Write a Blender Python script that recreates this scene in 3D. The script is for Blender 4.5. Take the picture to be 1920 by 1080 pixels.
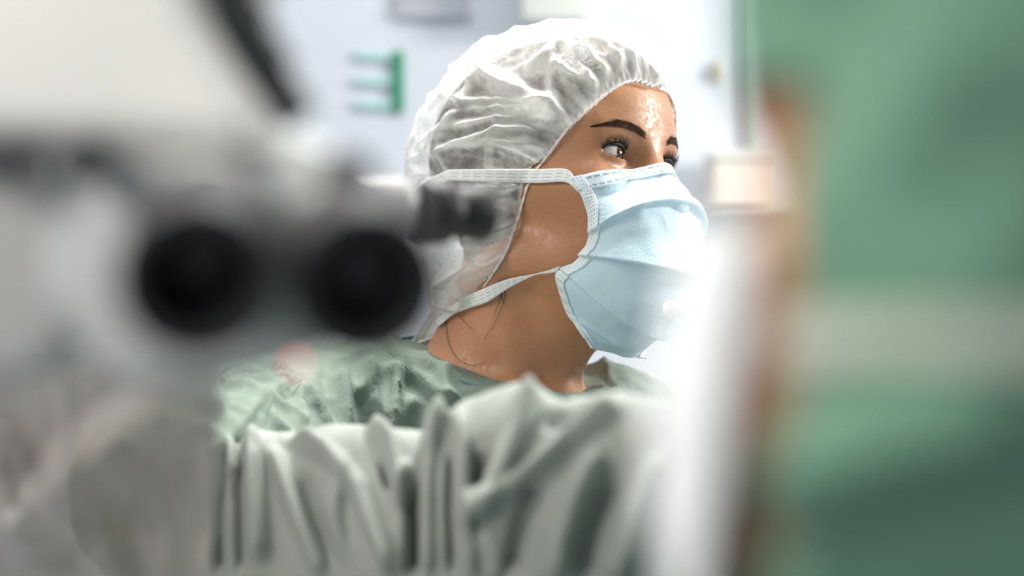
import bpy, bmesh, math, random
import numpy as np
from mathutils import Vector, Matrix

for o in list(bpy.data.objects):
    bpy.data.objects.remove(o)
S = bpy.context.scene
COL = S.collection
V = Vector
random.seed(7)
RNG = np.random.RandomState(11)

# ------------------------------------------------------------------ camera
CAM_Z = 1.45
FPX = 85.0 / 36.0 * 1920.0
cd = bpy.data.cameras.new('camera')
cam = bpy.data.objects.new('camera', cd)
COL.objects.link(cam)
cam.location = (0, 0, CAM_Z)
cam.rotation_euler = (math.radians(90), 0, 0)
cd.lens = 85
cd.sensor_width = 36
cd.clip_start = 0.05
cd.dof.use_dof = True
cd.dof.focus_distance = 1.725
cd.dof.aperture_fstop = 2.8
S.camera = cam

# ------------------------------------------------------------------ world, lights, exposure
S.view_settings.view_transform = 'Standard'
S.view_settings.look = 'None'
S.view_settings.exposure = 0.3
S.view_settings.gamma = 1.0
S.view_settings.use_curve_mapping = False
try:
    S.cycles.use_denoising = True
    S.cycles.max_bounces = 10
    S.cycles.transparent_max_bounces = 24
    S.cycles.sample_clamp_indirect = 6.0
except Exception:
    pass

world = bpy.data.worlds.new('world')
S.world = world
world.use_nodes = True
bg = world.node_tree.nodes['Background']
bg.inputs[0].default_value = (0.80, 0.90, 1.0, 1)
bg.inputs[1].default_value = 0.25


def area_light(name, loc, target, size, power, color, size_y=None, spread=180):
    d = bpy.data.lights.new(name, 'AREA')
    d.energy = power
    d.color = color
    d.size = size
    d.spread = math.radians(spread)
    if size_y:
        d.shape = 'RECTANGLE'
        d.size_y = size_y
    else:
        d.shape = 'DISK'
    o = bpy.data.objects.new(name, d)
    COL.objects.link(o)
    o.location = loc
    o.rotation_euler = (V(target) - V(loc)).to_track_quat('-Z', 'Y').to_euler()
    return o


area_light('operating_lamp_light', (1.40, 2.0, 2.00), (0.08, 1.66, 1.50), 0.32, 22, (1.0, 0.97, 0.91))
area_light('second_operating_lamp_light', (-0.55, 0.80, 2.35), (-0.02, 0.78, 1.45), 0.35, 1.85, (1.0, 0.96, 0.90), spread=70)
area_light('overhead_lamp_light', (0.0, 1.95, 2.60), (0.0, 1.70, 1.40), 0.4, 10, (1.0, 0.98, 0.94), spread=100)
area_light('ceiling_wall_light', (0.2, 2.05, 2.55), (0.0, 2.74, 1.35), 2.2, 7.5, (0.95, 0.97, 1.0), 0.25)
area_light('microscope_fill_light', (-0.95, -0.3, 2.0), (-0.12, 0.85, 1.47), 0.6, 0.65, (1.0, 0.97, 0.93), 0.4, spread=30)  # added fill to brighten the microscope front, no ceiling fixture
area_light('face_fill_light', (-1.3, 1.0, 2.3), (0.0, 1.74, 1.48), 0.5, 0.7, (1.0, 0.90, 0.78), 0.4, spread=50)  # added warm fill lifting the near side of the face, no real fixture


# ------------------------------------------------------------------ helpers
def P(px, py, y):
    """world point seen at pixel (px, py) at depth y"""
    return V(((px - 960) * y / FPX, y, CAM_Z - (py - 540) * y / FPX))


def PA(pts, y):
    return np.array([[(a - 960) * y / FPX, CAM_Z - (b - 540) * y / FPX] for a, b in pts])


def empty(name, loc, label, cat, group=None):
    o = bpy.data.objects.new(name, None)
    COL.objects.link(o)
    o.location = loc
    o.empty_display_size = 0.05
    tag(o, label, cat, group)
    return o


def tag(o, label=None, cat=None, group=None, kind=None):
    if label: o['label'] = label
    if cat: o['category'] = cat
    if group: o['group'] = group
    if kind: o['kind'] = kind
    return o


def link(name, me, mat, parent=None, smooth=True, label=None):
    o = bpy.data.objects.new(name, me)
    COL.objects.link(o)
    if mat is not None:
        me.materials.append(mat)
    if smooth:
        me.polygons.foreach_set('use_smooth', [True] * len(me.polygons))
    if parent is not None:
        o.parent = parent
        m = Matrix.Identity(4)
        q = parent
        while q is not None:
            m = Matrix.Translation(q.location) @ m
            q = q.parent
        o.matrix_parent_inverse = Matrix.Identity(4)
        # vertices are authored in world space: shift them into the parent's frame
        me.transform(m.inverted())
    if label: o['label'] = label
    return o


def mesh_np(name, verts, faces):
    me = bpy.data.meshes.new(name)
    me.from_pydata([tuple(v) for v in np.asarray(verts).tolist()], [], [tuple(f) for f in faces])
    me.validate()
    me.update()
    return me


def grid_faces(nu, nv, wrap_u=False, wrap_v=False):
    f = []
    for i in range(nu if wrap_u else nu - 1):
        i2 = (i + 1) % nu
        for j in range(nv if wrap_v else nv - 1):
            j2 = (j + 1) % nv
            f.append((i * nv + j, i2 * nv + j, i2 * nv + j2, i * nv + j2))
    return f


def grid_uv(me, nu, nv, su=1.0, sv=1.0):
    """uv of a non-wrapped nu x nv grid"""
    uv = me.uv_layers.new(name='UVMap')
    for lp in me.loops:
        i, j = divmod(lp.vertex_index, nv)
        uv.data[lp.index].uv = (i / (nu - 1) * su, j / (nv - 1) * sv)


def solidify(o, t, offset=0.0):
    m = o.modifiers.new('thickness', 'SOLIDIFY')
    m.thickness = t
    m.offset = offset
    return o


def vnoise(p, seed=0):
    """value noise in [0,1], p (N,3)"""
    p = np.asarray(p, dtype=np.float64)
    i = np.floor(p).astype(np.int64)
    f = p - i
    f = f * f * f * (f * (f * 6 - 15) + 10)

    def h(a, b, c):
        n = (a * 374761393 + b * 668265263 + c * 2147483647 + seed * 1274126177) & 0xffffffff
        n = ((n ^ (n >> 13)) * 1274126177) & 0xffffffff
        n = (n ^ (n >> 16)) & 0xffff
        return n / 65535.0
    r = 0
    for dx in (0, 1):
        for dy in (0, 1):
            for dz in (0, 1):
                w = (f[:, 0] if dx else 1 - f[:, 0]) * (f[:, 1] if dy else 1 - f[:, 1]) * (f[:, 2] if dz else 1 - f[:, 2])
                r = r + w * h(i[:, 0] + dx, i[:, 1] + dy, i[:, 2] + dz)
    return r


def ridged(p, seed=0, octs=3):
    a, r, t = 1.0, 0, 0
    for k in range(octs):
        r = r + a * (1 - np.abs(2 * vnoise(p * (2.03 ** k), seed + k) - 1))
        t += a
        a *= 0.5
    return r / t


def smooth01(x):
    x = np.clip(x, 0, 1)
    return x * x * (3 - 2 * x)


def polyline_dist(q, pl):
    """distance of 2-d points q to polyline pl, parameter 0..1 along it and signed side"""
    best = np.full(len(q), 1e9)
    par = np.zeros(len(q))
    sgn = np.zeros(len(q))
    seg = np.diff(pl, axis=0)
    ln = np.linalg.norm(seg, axis=1)
    cum = np.concatenate([[0], np.cumsum(ln)])
    for k in range(len(seg)):
        d = q - pl[k]
        t = np.clip((d @ seg[k]) / max(ln[k] ** 2, 1e-12), 0, 1)
        e = d - t[:, None] * seg[k]
        dist = np.linalg.norm(e, axis=1)
        m = dist < best
        best[m] = dist[m]
        par[m] = ((cum[k] + t * ln[k]) / cum[-1])[m]
        sgn[m] = np.sign(seg[k, 0] * d[:, 1] - seg[k, 1] * d[:, 0])[m]
    return best, par, sgn


def fold_field(q, folds, sharp=None):
    """sum of folds (polyline, amplitude, width on the left side, width on the right side)"""
    r = np.zeros(len(q))
    for pl, amp, wl, wr in folds:
        d, t, s = polyline_dist(q, pl)
        w = np.where(s > 0, wl, wr)
        prof = np.clip(1 - d / w, 0, 1)
        prof = prof ** sharp if sharp else prof * prof * (3 - 2 * prof) * 0.5 + prof * 0.5
        taper = smooth01(t / 0.16) * smooth01((1 - t) / 0.16) * 0.85 + 0.15
        r += amp * prof * taper
    return r


def catmull(pts, n):
    p = np.asarray(pts, dtype=float)
    ext = np.vstack([2 * p[0] - p[1], p, 2 * p[-1] - p[-2]])
    ln = np.concatenate([[0], np.cumsum(np.linalg.norm(np.diff(p, axis=0), axis=1))])
    ts = np.linspace(0, ln[-1], n)
    out = []
    for t in ts:
        k = min(max(np.searchsorted(ln, t, side='right') - 1, 0), len(p) - 2)
        u = (t - ln[k]) / max(ln[k + 1] - ln[k], 1e-9)
        a, b, c, d = ext[k], ext[k + 1], ext[k + 2], ext[k + 3]
        out.append(0.5 * (2 * b + (c - a) * u + (2 * a - 5 * b + 4 * c - d) * u * u + (3 * b - a - 3 * c + d) * u ** 3))
    return np.array(out)


def tube_mesh(acc, pts, radii, segs=8):
    """append a tube along pts to acc (verts, faces)"""
    vs, fs = acc
    pts = [V(p) for p in pts]
    n = len(pts)
    base = len(vs)
    prev = None
    for i, p in enumerate(pts):
        d = (pts[min(i + 1, n - 1)] - pts[max(i - 1, 0)]).normalized()
        if prev is None:
            a = d.orthogonal().normalized()
        else:
            a = (prev - d * prev.dot(d))
            a = a.normalized() if a.length > 1e-9 else d.orthogonal().normalized()
        prev = a
        b = d.cross(a)
        r = radii[i] if hasattr(radii, '__len__') else radii
        for k in range(segs):
            t = 2 * math.pi * k / segs
            vs.append(p + a * (math.cos(t) * r) + b * (math.sin(t) * r))
    for i in range(n - 1):
        for k in range(segs):
            k2 = (k + 1) % segs
            fs.append((base + i * segs + k, base + i * segs + k2, base + (i + 1) * segs + k2, base + (i + 1) * segs + k))
    fs.append(tuple(base + k for k in reversed(range(segs))))
    fs.append(tuple(base + (n - 1) * segs + k for k in range(segs)))


def tube_obj(name, pts, radii, mat, parent=None, segs=16):
    acc = ([], [])
    tube_mesh(acc, pts, radii, segs)
    return link(name, mesh_np(name, [list(v) for v in acc[0]], acc[1]), mat, parent)


def lathe_mesh(name, prof, base, axis, segs=48):
    """profile of (radius, distance along axis) turned about axis from base"""
    ax = V(axis).normalized()
    a = ax.orthogonal().normalized()
    b = ax.cross(a)
    vs, fs = [], []
    for r, z in prof:
        for k in range(segs):
            t = 2 * math.pi * k / segs
            vs.append(V(base) + ax * z + a * (r * math.cos(t)) + b * (r * math.sin(t)))
    n = len(prof)
    for i in range(n - 1):
        for k in range(segs):
            k2 = (k + 1) % segs
            fs.append((i * segs + k, i * segs + k2, (i + 1) * segs + k2, (i + 1) * segs + k))
    fs.append(tuple(reversed(range(segs))))
    fs.append(tuple((n - 1) * segs + k for k in range(segs)))
    return mesh_np(name, [list(v) for v in vs], fs)


def lathe_obj(name, prof, base, axis, mat, parent=None, segs=48, label=None):
    o = link(name, lathe_mesh(name, prof, base, axis, segs), mat, parent, True, label)
    m = o.modifiers.new('edges', 'BEVEL')
    m.width = 0.0012
    m.segments = 2
    m.limit_method = 'ANGLE'
    return o


def box_obj(name, lo, hi, mat, parent=None, bevel=0.0, smooth=False, rot=None):
    bm = bmesh.new()
    bmesh.ops.create_cube(bm, size=1)
    c = (V(lo) + V(hi)) / 2
    d = V(hi) - V(lo)
    for v in bm.verts:
        w = V((v.co.x * d.x, v.co.y * d.y, v.co.z * d.z))
        if rot is not None:
            w = rot @ w
        v.co = w + c
    if bevel:
        bmesh.ops.bevel(bm, geom=bm.edges[:], offset=bevel, segments=4, affect='EDGES', profile=0.5)
    me = bpy.data.meshes.new(name)
    bm.to_mesh(me)
    bm.free()
    return link(name, me, mat, parent, smooth or bevel > 0)


def prism_obj(name, px, y0, y1, ymid, mat, parent=None, bevel=0.008, dy=None):
    """outline in pixels at depth ymid, extruded from y0 to y1 in real depth"""
    bm = bmesh.new()
    a = [bm.verts.new((P(x, y, ymid).x, y0, P(x, y, ymid).z)) for x, y in px]
    f = bm.faces.new(a)
    r = bmesh.ops.extrude_face_region(bm, geom=[f])
    for v in r['geom']:
        if isinstance(v, bmesh.types.BMVert):
            v.co.y = y1
    bmesh.ops.recalc_face_normals(bm, faces=bm.faces[:])
    bmesh.ops.bevel(bm, geom=bm.edges[:], offset=bevel, segments=5, affect='EDGES', profile=0.5)
    me = bpy.data.meshes.new(name)
    bm.to_mesh(me)
    bm.free()
    return link(name, me, mat, parent)


# ---- distance fields
def smin(a, b, k):
    h = np.clip(0.5 + 0.5 * (b - a) / k, 0, 1)
    return b * (1 - h) + a * h - k * h * (1 - h)


def smax(a, b, k):
    return -smin(-a, -b, k)


def ell(p, c, r):
    x, y, z = (p[0] - c[0]), (p[1] - c[1]), (p[2] - c[2])
    k0 = np.sqrt((x / r[0]) ** 2 + (y / r[1]) ** 2 + (z / r[2]) ** 2)
    k1 = np.sqrt((x / r[0] ** 2) ** 2 + (y / r[1] ** 2) ** 2 + (z / r[2] ** 2) ** 2) + 1e-9
    return k0 * (k0 - 1) / k1


def cap(p, a, b, ra, rb):
    a = np.asarray(a, dtype=float)
    b = np.asarray(b, dtype=float)
    d = b - a
    t = ((p[0] - a[0]) * d[0] + (p[1] - a[1]) * d[1] + (p[2] - a[2]) * d[2]) / (d @ d)
    t = np.clip(t, 0, 1)
    e = np.sqrt((p[0] - a[0] - t * d[0]) ** 2 + (p[1] - a[1] - t * d[1]) ** 2 + (p[2] - a[2] - t * d[2]) ** 2)
    return e - (ra + (rb - ra) * t)


def surface_nets(fn, lo, hi, h):
    lo = np.array(lo, dtype=float)
    n = np.ceil((np.array(hi) - lo) / h).astype(int) + 1
    xs = [(lo[k] + h * np.arange(n[k])).astype(np.float32) for k in range(3)]
    F = np.empty(n, dtype=np.float32)
    step = max(1, int(1.2e6 // (n[1] * n[2])))
    for i in range(0, n[0], step):
        g = np.meshgrid(xs[0][i:i + step], xs[1], xs[2], indexing='ij')
        F[i:i + step] = fn(g)
    neg = F < 0
    c = [(0, 0, 0), (1, 0, 0), (0, 1, 0), (1, 1, 0), (0, 0, 1), (1, 0, 1), (0, 1, 1), (1, 1, 1)]

    def sl(A, o):
        return A[o[0]:n[0] - 1 + o[0], o[1]:n[1] - 1 + o[1], o[2]:n[2] - 1 + o[2]]
    cnt = sum(sl(neg, o).astype(np.int8) for o in c)
    act = (cnt > 0) & (cnt < 8)
    idx = np.argwhere(act)
    ids = np.full(act.shape, -1, dtype=np.int64)
    ids[act] = np.arange(len(idx))
    acc = np.zeros((len(idx), 3))
    w = np.zeros(len(idx))
    for i in range(8):
        for j in range(i + 1, 8):
            if sum(abs(c[i][k] - c[j][k]) for k in range(3)) != 1:
                continue
            a = F[idx[:, 0] + c[i][0], idx[:, 1] + c[i][1], idx[:, 2] + c[i][2]].astype(float)
            b = F[idx[:, 0] + c[j][0], idx[:, 1] + c[j][1], idx[:, 2] + c[j][2]].astype(float)
            m = (a < 0) != (b < 0)
            t = np.where(m, a / np.where(m, a - b, 1), 0)
            pt = np.array(c[i])[None] + t[:, None] * (np.array(c[j]) - np.array(c[i]))[None]
            acc[m] += pt[m]
            w[m] += 1
    verts = lo + h * (idx + acc / w[:, None])
    faces = []
    for ax in range(3):
        u, v = [(1, 2), (2, 0), (0, 1)][ax]
        s0 = [slice(None)] * 3
        s1 = [slice(None)] * 3
        s0[ax] = slice(0, n[ax] - 1)
        s1[ax] = slice(1, n[ax])
        ch = neg[tuple(s0)] != neg[tuple(s1)]
        e = np.argwhere(ch)
        ok = (e[:, u] > 0) & (e[:, v] > 0) & (e[:, u] < n[u] - 1) & (e[:, v] < n[v] - 1)
        e = e[ok]
        flip = neg[tuple(s0)][e[:, 0], e[:, 1], e[:, 2]]
        q = []
        for du, dv in ((1, 1), (0, 1), (0, 0), (1, 0)):
            f = e.copy()
            f[:, u] -= du
            f[:, v] -= dv
            q.append(ids[f[:, 0], f[:, 1], f[:, 2]])
        q = np.stack(q, 1)
        q[~flip] = q[~flip][:, ::-1]
        faces.append(q)
    faces = np.concatenate(faces)
    return verts, faces[(faces >= 0).all(1)]


def relax(verts, faces, it=2, w=0.5):
    e = np.concatenate([faces[:, [0, 1]], faces[:, [1, 2]], faces[:, [2, 3]], faces[:, [3, 0]]])
    for _ in range(it):
        s = np.zeros_like(verts)
        c = np.zeros(len(verts))
        for a, b in ((0, 1), (1, 0)):
            np.add.at(s, e[:, a], verts[e[:, b]])
            np.add.at(c, e[:, a], 1)
        m = s / np.maximum(c, 1)[:, None]
        verts = verts + w * (m - verts)
    return verts


def grad(fn, p, e=0.0015):
    p = np.asarray(p, dtype=float)
    g = []
    for k in range(3):
        d = np.zeros(3)
        d[k] = e
        g.append(fn([(p + d)[:, i] for i in range(3)]) - fn([(p - d)[:, i] for i in range(3)]))
    g = np.stack(g, 1)
    return g / (np.linalg.norm(g, axis=1)[:, None] + 1e-9)


def hit(px, fn, y0=1.2, off=0.0, y1=2.2):
    """where the lines of sight through pixels px meet the field fn = off"""
    px = np.asarray(px, dtype=float).reshape(-1, 2)
    d = np.stack([(px[:, 0] - 960) / FPX, np.ones(len(px)), -(px[:, 1] - 540) / FPX], 1)
    d /= np.linalg.norm(d, axis=1)[:, None]
    t = y0 / d[:, 1]
    o = np.array([0, 0, CAM_Z])
    best = np.full(len(px), 1e9)
    bt = t.copy()
    for _ in range(160):
        p = o + d * t[:, None]
        f = fn([p[:, 0], p[:, 1], p[:, 2]]) - off
        m = f < best
        best[m] = f[m]
        bt[m] = t[m]
        t = np.minimum(t + np.clip(f, -0.01, 0.02) * 0.7, y1)
    return o + d * bt[:, None]


# ------------------------------------------------------------------ materials
def new_mat(name):
    m = bpy.data.materials.new(name)
    m.use_nodes = True
    nt = m.node_tree
    return m, nt, nt.nodes['Principled BSDF'], nt.nodes['Material Output']


def mat(name, color, rough=0.5, metal=0.0, noise=0.0, nscale=20.0, bump=0.0, bscale=200.0, **kw):
    m, nt, b, out = new_mat(name)
    b.inputs['Base Color'].default_value = (*color, 1)
    b.inputs['Roughness'].default_value = rough
    b.inputs['Metallic'].default_value = metal
    for k, v in kw.items():
        b.inputs[k.replace('_', ' ')].default_value = v
    tc = nt.nodes.new('ShaderNodeTexCoord')
    if noise:
        n = nt.nodes.new('ShaderNodeTexNoise')
        n.inputs['Scale'].default_value = nscale
        n.inputs['Detail'].default_value = 5
        nt.links.new(tc.outputs['Object'], n.inputs['Vector'])
        r = nt.nodes.new('ShaderNodeValToRGB')
        r.color_ramp.elements[0].position = 0.3
        r.color_ramp.elements[1].position = 0.7
        r.color_ramp.elements[0].color = (*[c * (1 - noise) for c in color], 1)
        r.color_ramp.elements[1].color = (*[min(1, c * (1 + noise)) for c in color], 1)
        nt.links.new(n.outputs[0], r.inputs[0])
        nt.links.new(r.outputs[0], b.inputs['Base Color'])
    if bump:
        n2 = nt.nodes.new('ShaderNodeTexNoise')
        n2.inputs['Scale'].default_value = bscale
        n2.inputs['Detail'].default_value = 4
        nt.links.new(tc.outputs['Object'], n2.inputs['Vector'])
        bp = nt.nodes.new('ShaderNodeBump')
        bp.inputs['Strength'].default_value = bump
        bp.inputs['Distance'].default_value = 0.002
        nt.links.new(n2.outputs[0], bp.inputs['Height'])
        nt.links.new(bp.outputs[0], b.inputs['Normal'])
    return m


def math_node(nt, op, a, b=None, c=None):
    n = nt.nodes.new('ShaderNodeMath')
    n.operation = op
    for i, v in enumerate((a, b, c)):
        if v is None: continue
        if isinstance(v, (int, float)):
            n.inputs[i].default_value = v
        else:
            nt.links.new(v, n.inputs[i])
    return n.outputs[0]


def mat_skin():
    m, nt, b, out = new_mat('skin')
    tc = nt.nodes.new('ShaderNodeTexCoord')
    n = nt.nodes.new('ShaderNodeTexNoise')
    n.inputs['Scale'].default_value = 26
    n.inputs['Detail'].default_value = 6
    nt.links.new(tc.outputs['Object'], n.inputs['Vector'])
    r = nt.nodes.new('ShaderNodeValToRGB')
    r.color_ramp.elements[0].position = 0.3
    r.color_ramp.elements[1].position = 0.75
    r.color_ramp.elements[0].color = (0.45, 0.200, 0.092, 1)
    r.color_ramp.elements[1].color = (0.55, 0.258, 0.128, 1)
    nt.links.new(n.outputs[0], r.inputs[0])
    nt.links.new(r.outputs[0], b.inputs['Base Color'])
    b.inputs['Subsurface Weight'].default_value = 0.12
    b.inputs['Subsurface Radius'].default_value = (1.0, 0.35, 0.15)
    b.inputs['Subsurface Scale'].default_value = 0.006
    # a film of sweat: shinier in patches
    n3 = nt.nodes.new('ShaderNodeTexNoise')
    n3.inputs['Scale'].default_value = 240
    n3.inputs['Detail'].default_value = 3
    nt.links.new(tc.outputs['Object'], n3.inputs['Vector'])
    mr = nt.nodes.new('ShaderNodeMapRange')
    mr.inputs[1].default_value = 0.35
    mr.inputs[2].default_value = 0.65
    mr.inputs[3].default_value = 0.38
    mr.inputs[4].default_value = 0.62
    nt.links.new(n3.outputs[0], mr.inputs[0])
    nt.links.new(mr.outputs[0], b.inputs['Roughness'])
    b.inputs['Specular IOR Level'].default_value = 0.5
    n4 = nt.nodes.new('ShaderNodeTexNoise')
    n4.inputs['Scale'].default_value = 330
    n4.inputs['Detail'].default_value = 4
    nt.links.new(tc.outputs['Object'], n4.inputs['Vector'])
    m4 = nt.nodes.new('ShaderNodeMapRange')
    m4.inputs[1].default_value = 0.44
    m4.inputs[2].default_value = 0.58
    m4.inputs[3].default_value = 0.0
    m4.inputs[4].default_value = 0.4
    nt.links.new(n4.outputs[0], m4.inputs[0])
    nt.links.new(m4.outputs[0], b.inputs['Coat Weight'])
    b.inputs['Coat Roughness'].default_value = 0.36
    n2 = nt.nodes.new('ShaderNodeTexVoronoi')
    n2.inputs['Scale'].default_value = 900
    nt.links.new(tc.outputs['Object'], n2.inputs['Vector'])
    bp = nt.nodes.new('ShaderNodeBump')
    bp.inputs['Strength'].default_value = 0.10
    bp.inputs['Distance'].default_value = 0.0006
    nt.links.new(n2.outputs[0], bp.inputs['Height'])
    nt.links.new(bp.outputs[0], b.inputs['Normal'])
    return m


def mat_gauze(name, color, transp, bscale=500, trans=0.35, nscale=60, namp=0.25):
    """thin non-woven fabric: diffuse + translucent fibres with see-through gaps"""
    m, nt, b, out = new_mat(name)
    nt.nodes.remove(b)
    tc = nt.nodes.new('ShaderNodeTexCoord')
    d = nt.nodes.new('ShaderNodeBsdfDiffuse')
    d.inputs[0].default_value = (*color, 1)
    t = nt.nodes.new('ShaderNodeBsdfTranslucent')
    t.inputs[0].default_value = (*color, 1)
    mx = nt.nodes.new('ShaderNodeMixShader')
    mx.inputs[0].default_value = trans
    nt.links.new(d.outputs[0], mx.inputs[1])
    nt.links.new(t.outputs[0], mx.inputs[2])
    g = nt.nodes.new('ShaderNodeBsdfGlossy')
    g.inputs['Roughness'].default_value = 0.38
    g.inputs[0].default_value = (1, 1, 1, 1)
    mg = nt.nodes.new('ShaderNodeMixShader')
    mg.inputs[0].default_value = 0.04
    nt.links.new(mx.outputs[0], mg.inputs[1])
    nt.links.new(g.outputs[0], mg.inputs[2])
    tr = nt.nodes.new('ShaderNodeBsdfTransparent')
    n = nt.nodes.new('ShaderNodeTexNoise')
    n.inputs['Scale'].default_value = nscale
    n.inputs['Detail'].default_value = 8
    n.inputs['Roughness'].default_value = 0.75
    nt.links.new(tc.outputs['Object'], n.inputs['Vector'])
    mr = nt.nodes.new('ShaderNodeMapRange')
    mr.inputs[1].default_value = 0.3
    mr.inputs[2].default_value = 0.7
    mr.inputs[3].default_value = max(0, transp - namp)
    mr.inputs[4].default_value = min(1, transp + namp)
    nt.links.new(n.outputs[0], mr.inputs[0])
    ms = nt.nodes.new('ShaderNodeMixShader')
    ly = nt.nodes.new('ShaderNodeAttribute')
    ly.attribute_name = 'layers'
    nt.links.new(math_node(nt, 'MULTIPLY', mr.outputs[0], math_node(nt, 'SUBTRACT', 1.0, math_node(nt, 'MULTIPLY', ly.outputs['Fac'], 0.85))), ms.inputs[0])
    nt.links.new(mg.outputs[0], ms.inputs[1])
    nt.links.new(tr.outputs[0], ms.inputs[2])
    n2 = nt.nodes.new('ShaderNodeTexNoise')
    n2.inputs['Scale'].default_value = bscale
    n2.inputs['Detail'].default_value = 4
    nt.links.new(tc.outputs['Object'], n2.inputs['Vector'])
    bp = nt.nodes.new('ShaderNodeBump')
    bp.inputs['Strength'].default_value = 0.35
    bp.inputs['Distance'].default_value = 0.001
    nt.links.new(n2.outputs[0], bp.inputs['Height'])
    for s in (d, t, g):
        nt.links.new(bp.outputs[0], s.inputs['Normal'])
    nt.links.new(ms.outputs[0], out.inputs[0])
    return m


def mat_band(name, color, dot, rows, per_m, length, width, kind='dots'):
    """white welded band with rows of small pressed marks (uv: x along 0..1, y across 0..1)"""
    m, nt, b, out = new_mat(name)
    uv = nt.nodes.new('ShaderNodeUVMap')
    sp = nt.nodes.new('ShaderNodeSeparateXYZ')
    nt.links.new(uv.outputs[0], sp.inputs[0])
    n_along = per_m * length
    a = math_node(nt, 'FRACT', math_node(nt, 'MULTIPLY', sp.outputs[0], n_along))
    cfr = math_node(nt, 'FRACT', math_node(nt, 'MULTIPLY', sp.outputs[1], rows))
    da = math_node(nt, 'ABSOLUTE', math_node(nt, 'SUBTRACT', a, 0.5))
    dc = math_node(nt, 'ABSOLUTE', math_node(nt, 'SUBTRACT', cfr, 0.5))
    la, lc = (0.22, 0.22) if kind == 'dots' else (0.34, 0.13)
    ma = math_node(nt, 'LESS_THAN', da, la)
    mc = math_node(nt, 'LESS_THAN', dc, lc)
    edge = math_node(nt, 'MULTIPLY', math_node(nt, 'GREATER_THAN', sp.outputs[1], 0.12), math_node(nt, 'LESS_THAN', sp.outputs[1], 0.88))
    k = math_node(nt, 'MULTIPLY', math_node(nt, 'MULTIPLY', ma, mc), edge)
    mx = nt.nodes.new('ShaderNodeMix')
    mx.data_type = 'RGBA'
    mx.inputs[6].default_value = (*color, 1)
    mx.inputs[7].default_value = (*dot, 1)
    nt.links.new(k, mx.inputs[0])
    nt.links.new(mx.outputs[2], b.inputs['Base Color'])
    b.inputs['Roughness'].default_value = 0.7
    bp = nt.nodes.new('ShaderNodeBump')
    bp.inputs['Strength'].default_value = 0.5
    bp.inputs['Distance'].default_value = 0.0004
    bp.invert = True
    nt.links.new(k, bp.inputs['Height'])
    nt.links.new(bp.outputs[0], b.inputs['Normal'])
    return m


M_SKIN = mat_skin()
M_HAIR = mat('hair', (0.040, 0.024, 0.014), 0.42, noise=0.5, nscale=150, bump=0.5, bscale=300)
M_LASH = mat('lash', (0.006, 0.005, 0.005), 0.5)
M_SHADOW = mat('eye_makeup', (0.035, 0.020, 0.016), 0.6, noise=0.3, nscale=300)
M_BROW = mat('brow_hair', (0.04, 0.02, 0.011), 0.9, Specular_IOR_Level=0.1)
M_CAP = mat_gauze('cap_fleece', (0.93, 0.93, 0.90), 0.72, 420, 0.40, 70, 0.26)
M_CAPEDGE = mat('cap_elastic', (0.88, 0.88, 0.87), 0.8, bump=0.6, bscale=500)
M_MASK = mat('mask_fleece', (0.60, 0.78, 0.87), 0.75, noise=0.05, nscale=30, bump=0.25, bscale=450)
M_TIE = mat_band('tie_band', (0.86, 0.87, 0.85), (0.50, 0.55, 0.56), 4, 190, 0.1, 0.008, 'dash')
M_BIND = mat_band('side_band', (0.80, 0.88, 0.91), (0.42, 0.55, 0.60), 4, 330, 0.15, 0.01)
M_NOSE = mat_band('nose_band', (0.76, 0.87, 0.93), (0.30, 0.45, 0.53), 2, 200, 0.16, 0.01, 'dash')
M_GOWN_SHADED = mat('gown_cotton_shaded', (0.175, 0.225, 0.185), 0.85, noise=0.06, nscale=12, bump=0.25, bscale=700)  # shade on the gown body is put into this darker colour
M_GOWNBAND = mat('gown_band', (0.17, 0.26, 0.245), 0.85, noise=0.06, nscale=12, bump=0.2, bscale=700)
M_SLEEVE_LIT = mat('sleeve_cotton_lit', (0.31, 0.335, 0.305), 0.85, noise=0.06, nscale=14, bump=0.2, bscale=600)  # same garment as the gown body, its stronger light put into the colour
M_THREAD = mat('thread', (0.22, 0.30, 0.25), 0.8)
M_WHITE = mat('white_lacquer', (0.48, 0.47, 0.455), 0.35, noise=0.03, nscale=8)
M_GREYM = mat('grey_lacquer', (0.50, 0.51, 0.50), 0.4, noise=0.03, nscale=8)
M_BLACK = mat('black_rubber', (0.012, 0.012, 0.013), 0.55, noise=0.2, nscale=60)
M_DARK = mat('dark_plastic', (0.03, 0.033, 0.036), 0.4)
M_LENS = mat('lens_glass', (0.004, 0.004, 0.008), 0.05)
M_GREEN = mat('green_cotton', (0.15, 0.30, 0.205), 0.85, noise=0.08, nscale=9, bump=0.2, bscale=500)
M_WMASK = mat('white_fleece', (0.90, 0.92, 0.92), 0.8, bump=0.2, bscale=400)
M_TIE2 = mat('tie_cotton', (0.66, 0.66, 0.56), 0.85, bump=0.2, bscale=400)
M_WALL = mat('wall_paint', (0.80, 0.83, 0.90), 0.55, noise=0.012, nscale=3)
M_FLOOR = mat('floor_vinyl', (0.42, 0.46, 0.47), 0.3, noise=0.06, nscale=5)
M_CEIL = mat('ceiling_paint', (0.85, 0.86, 0.87), 0.7, noise=0.01)

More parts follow.
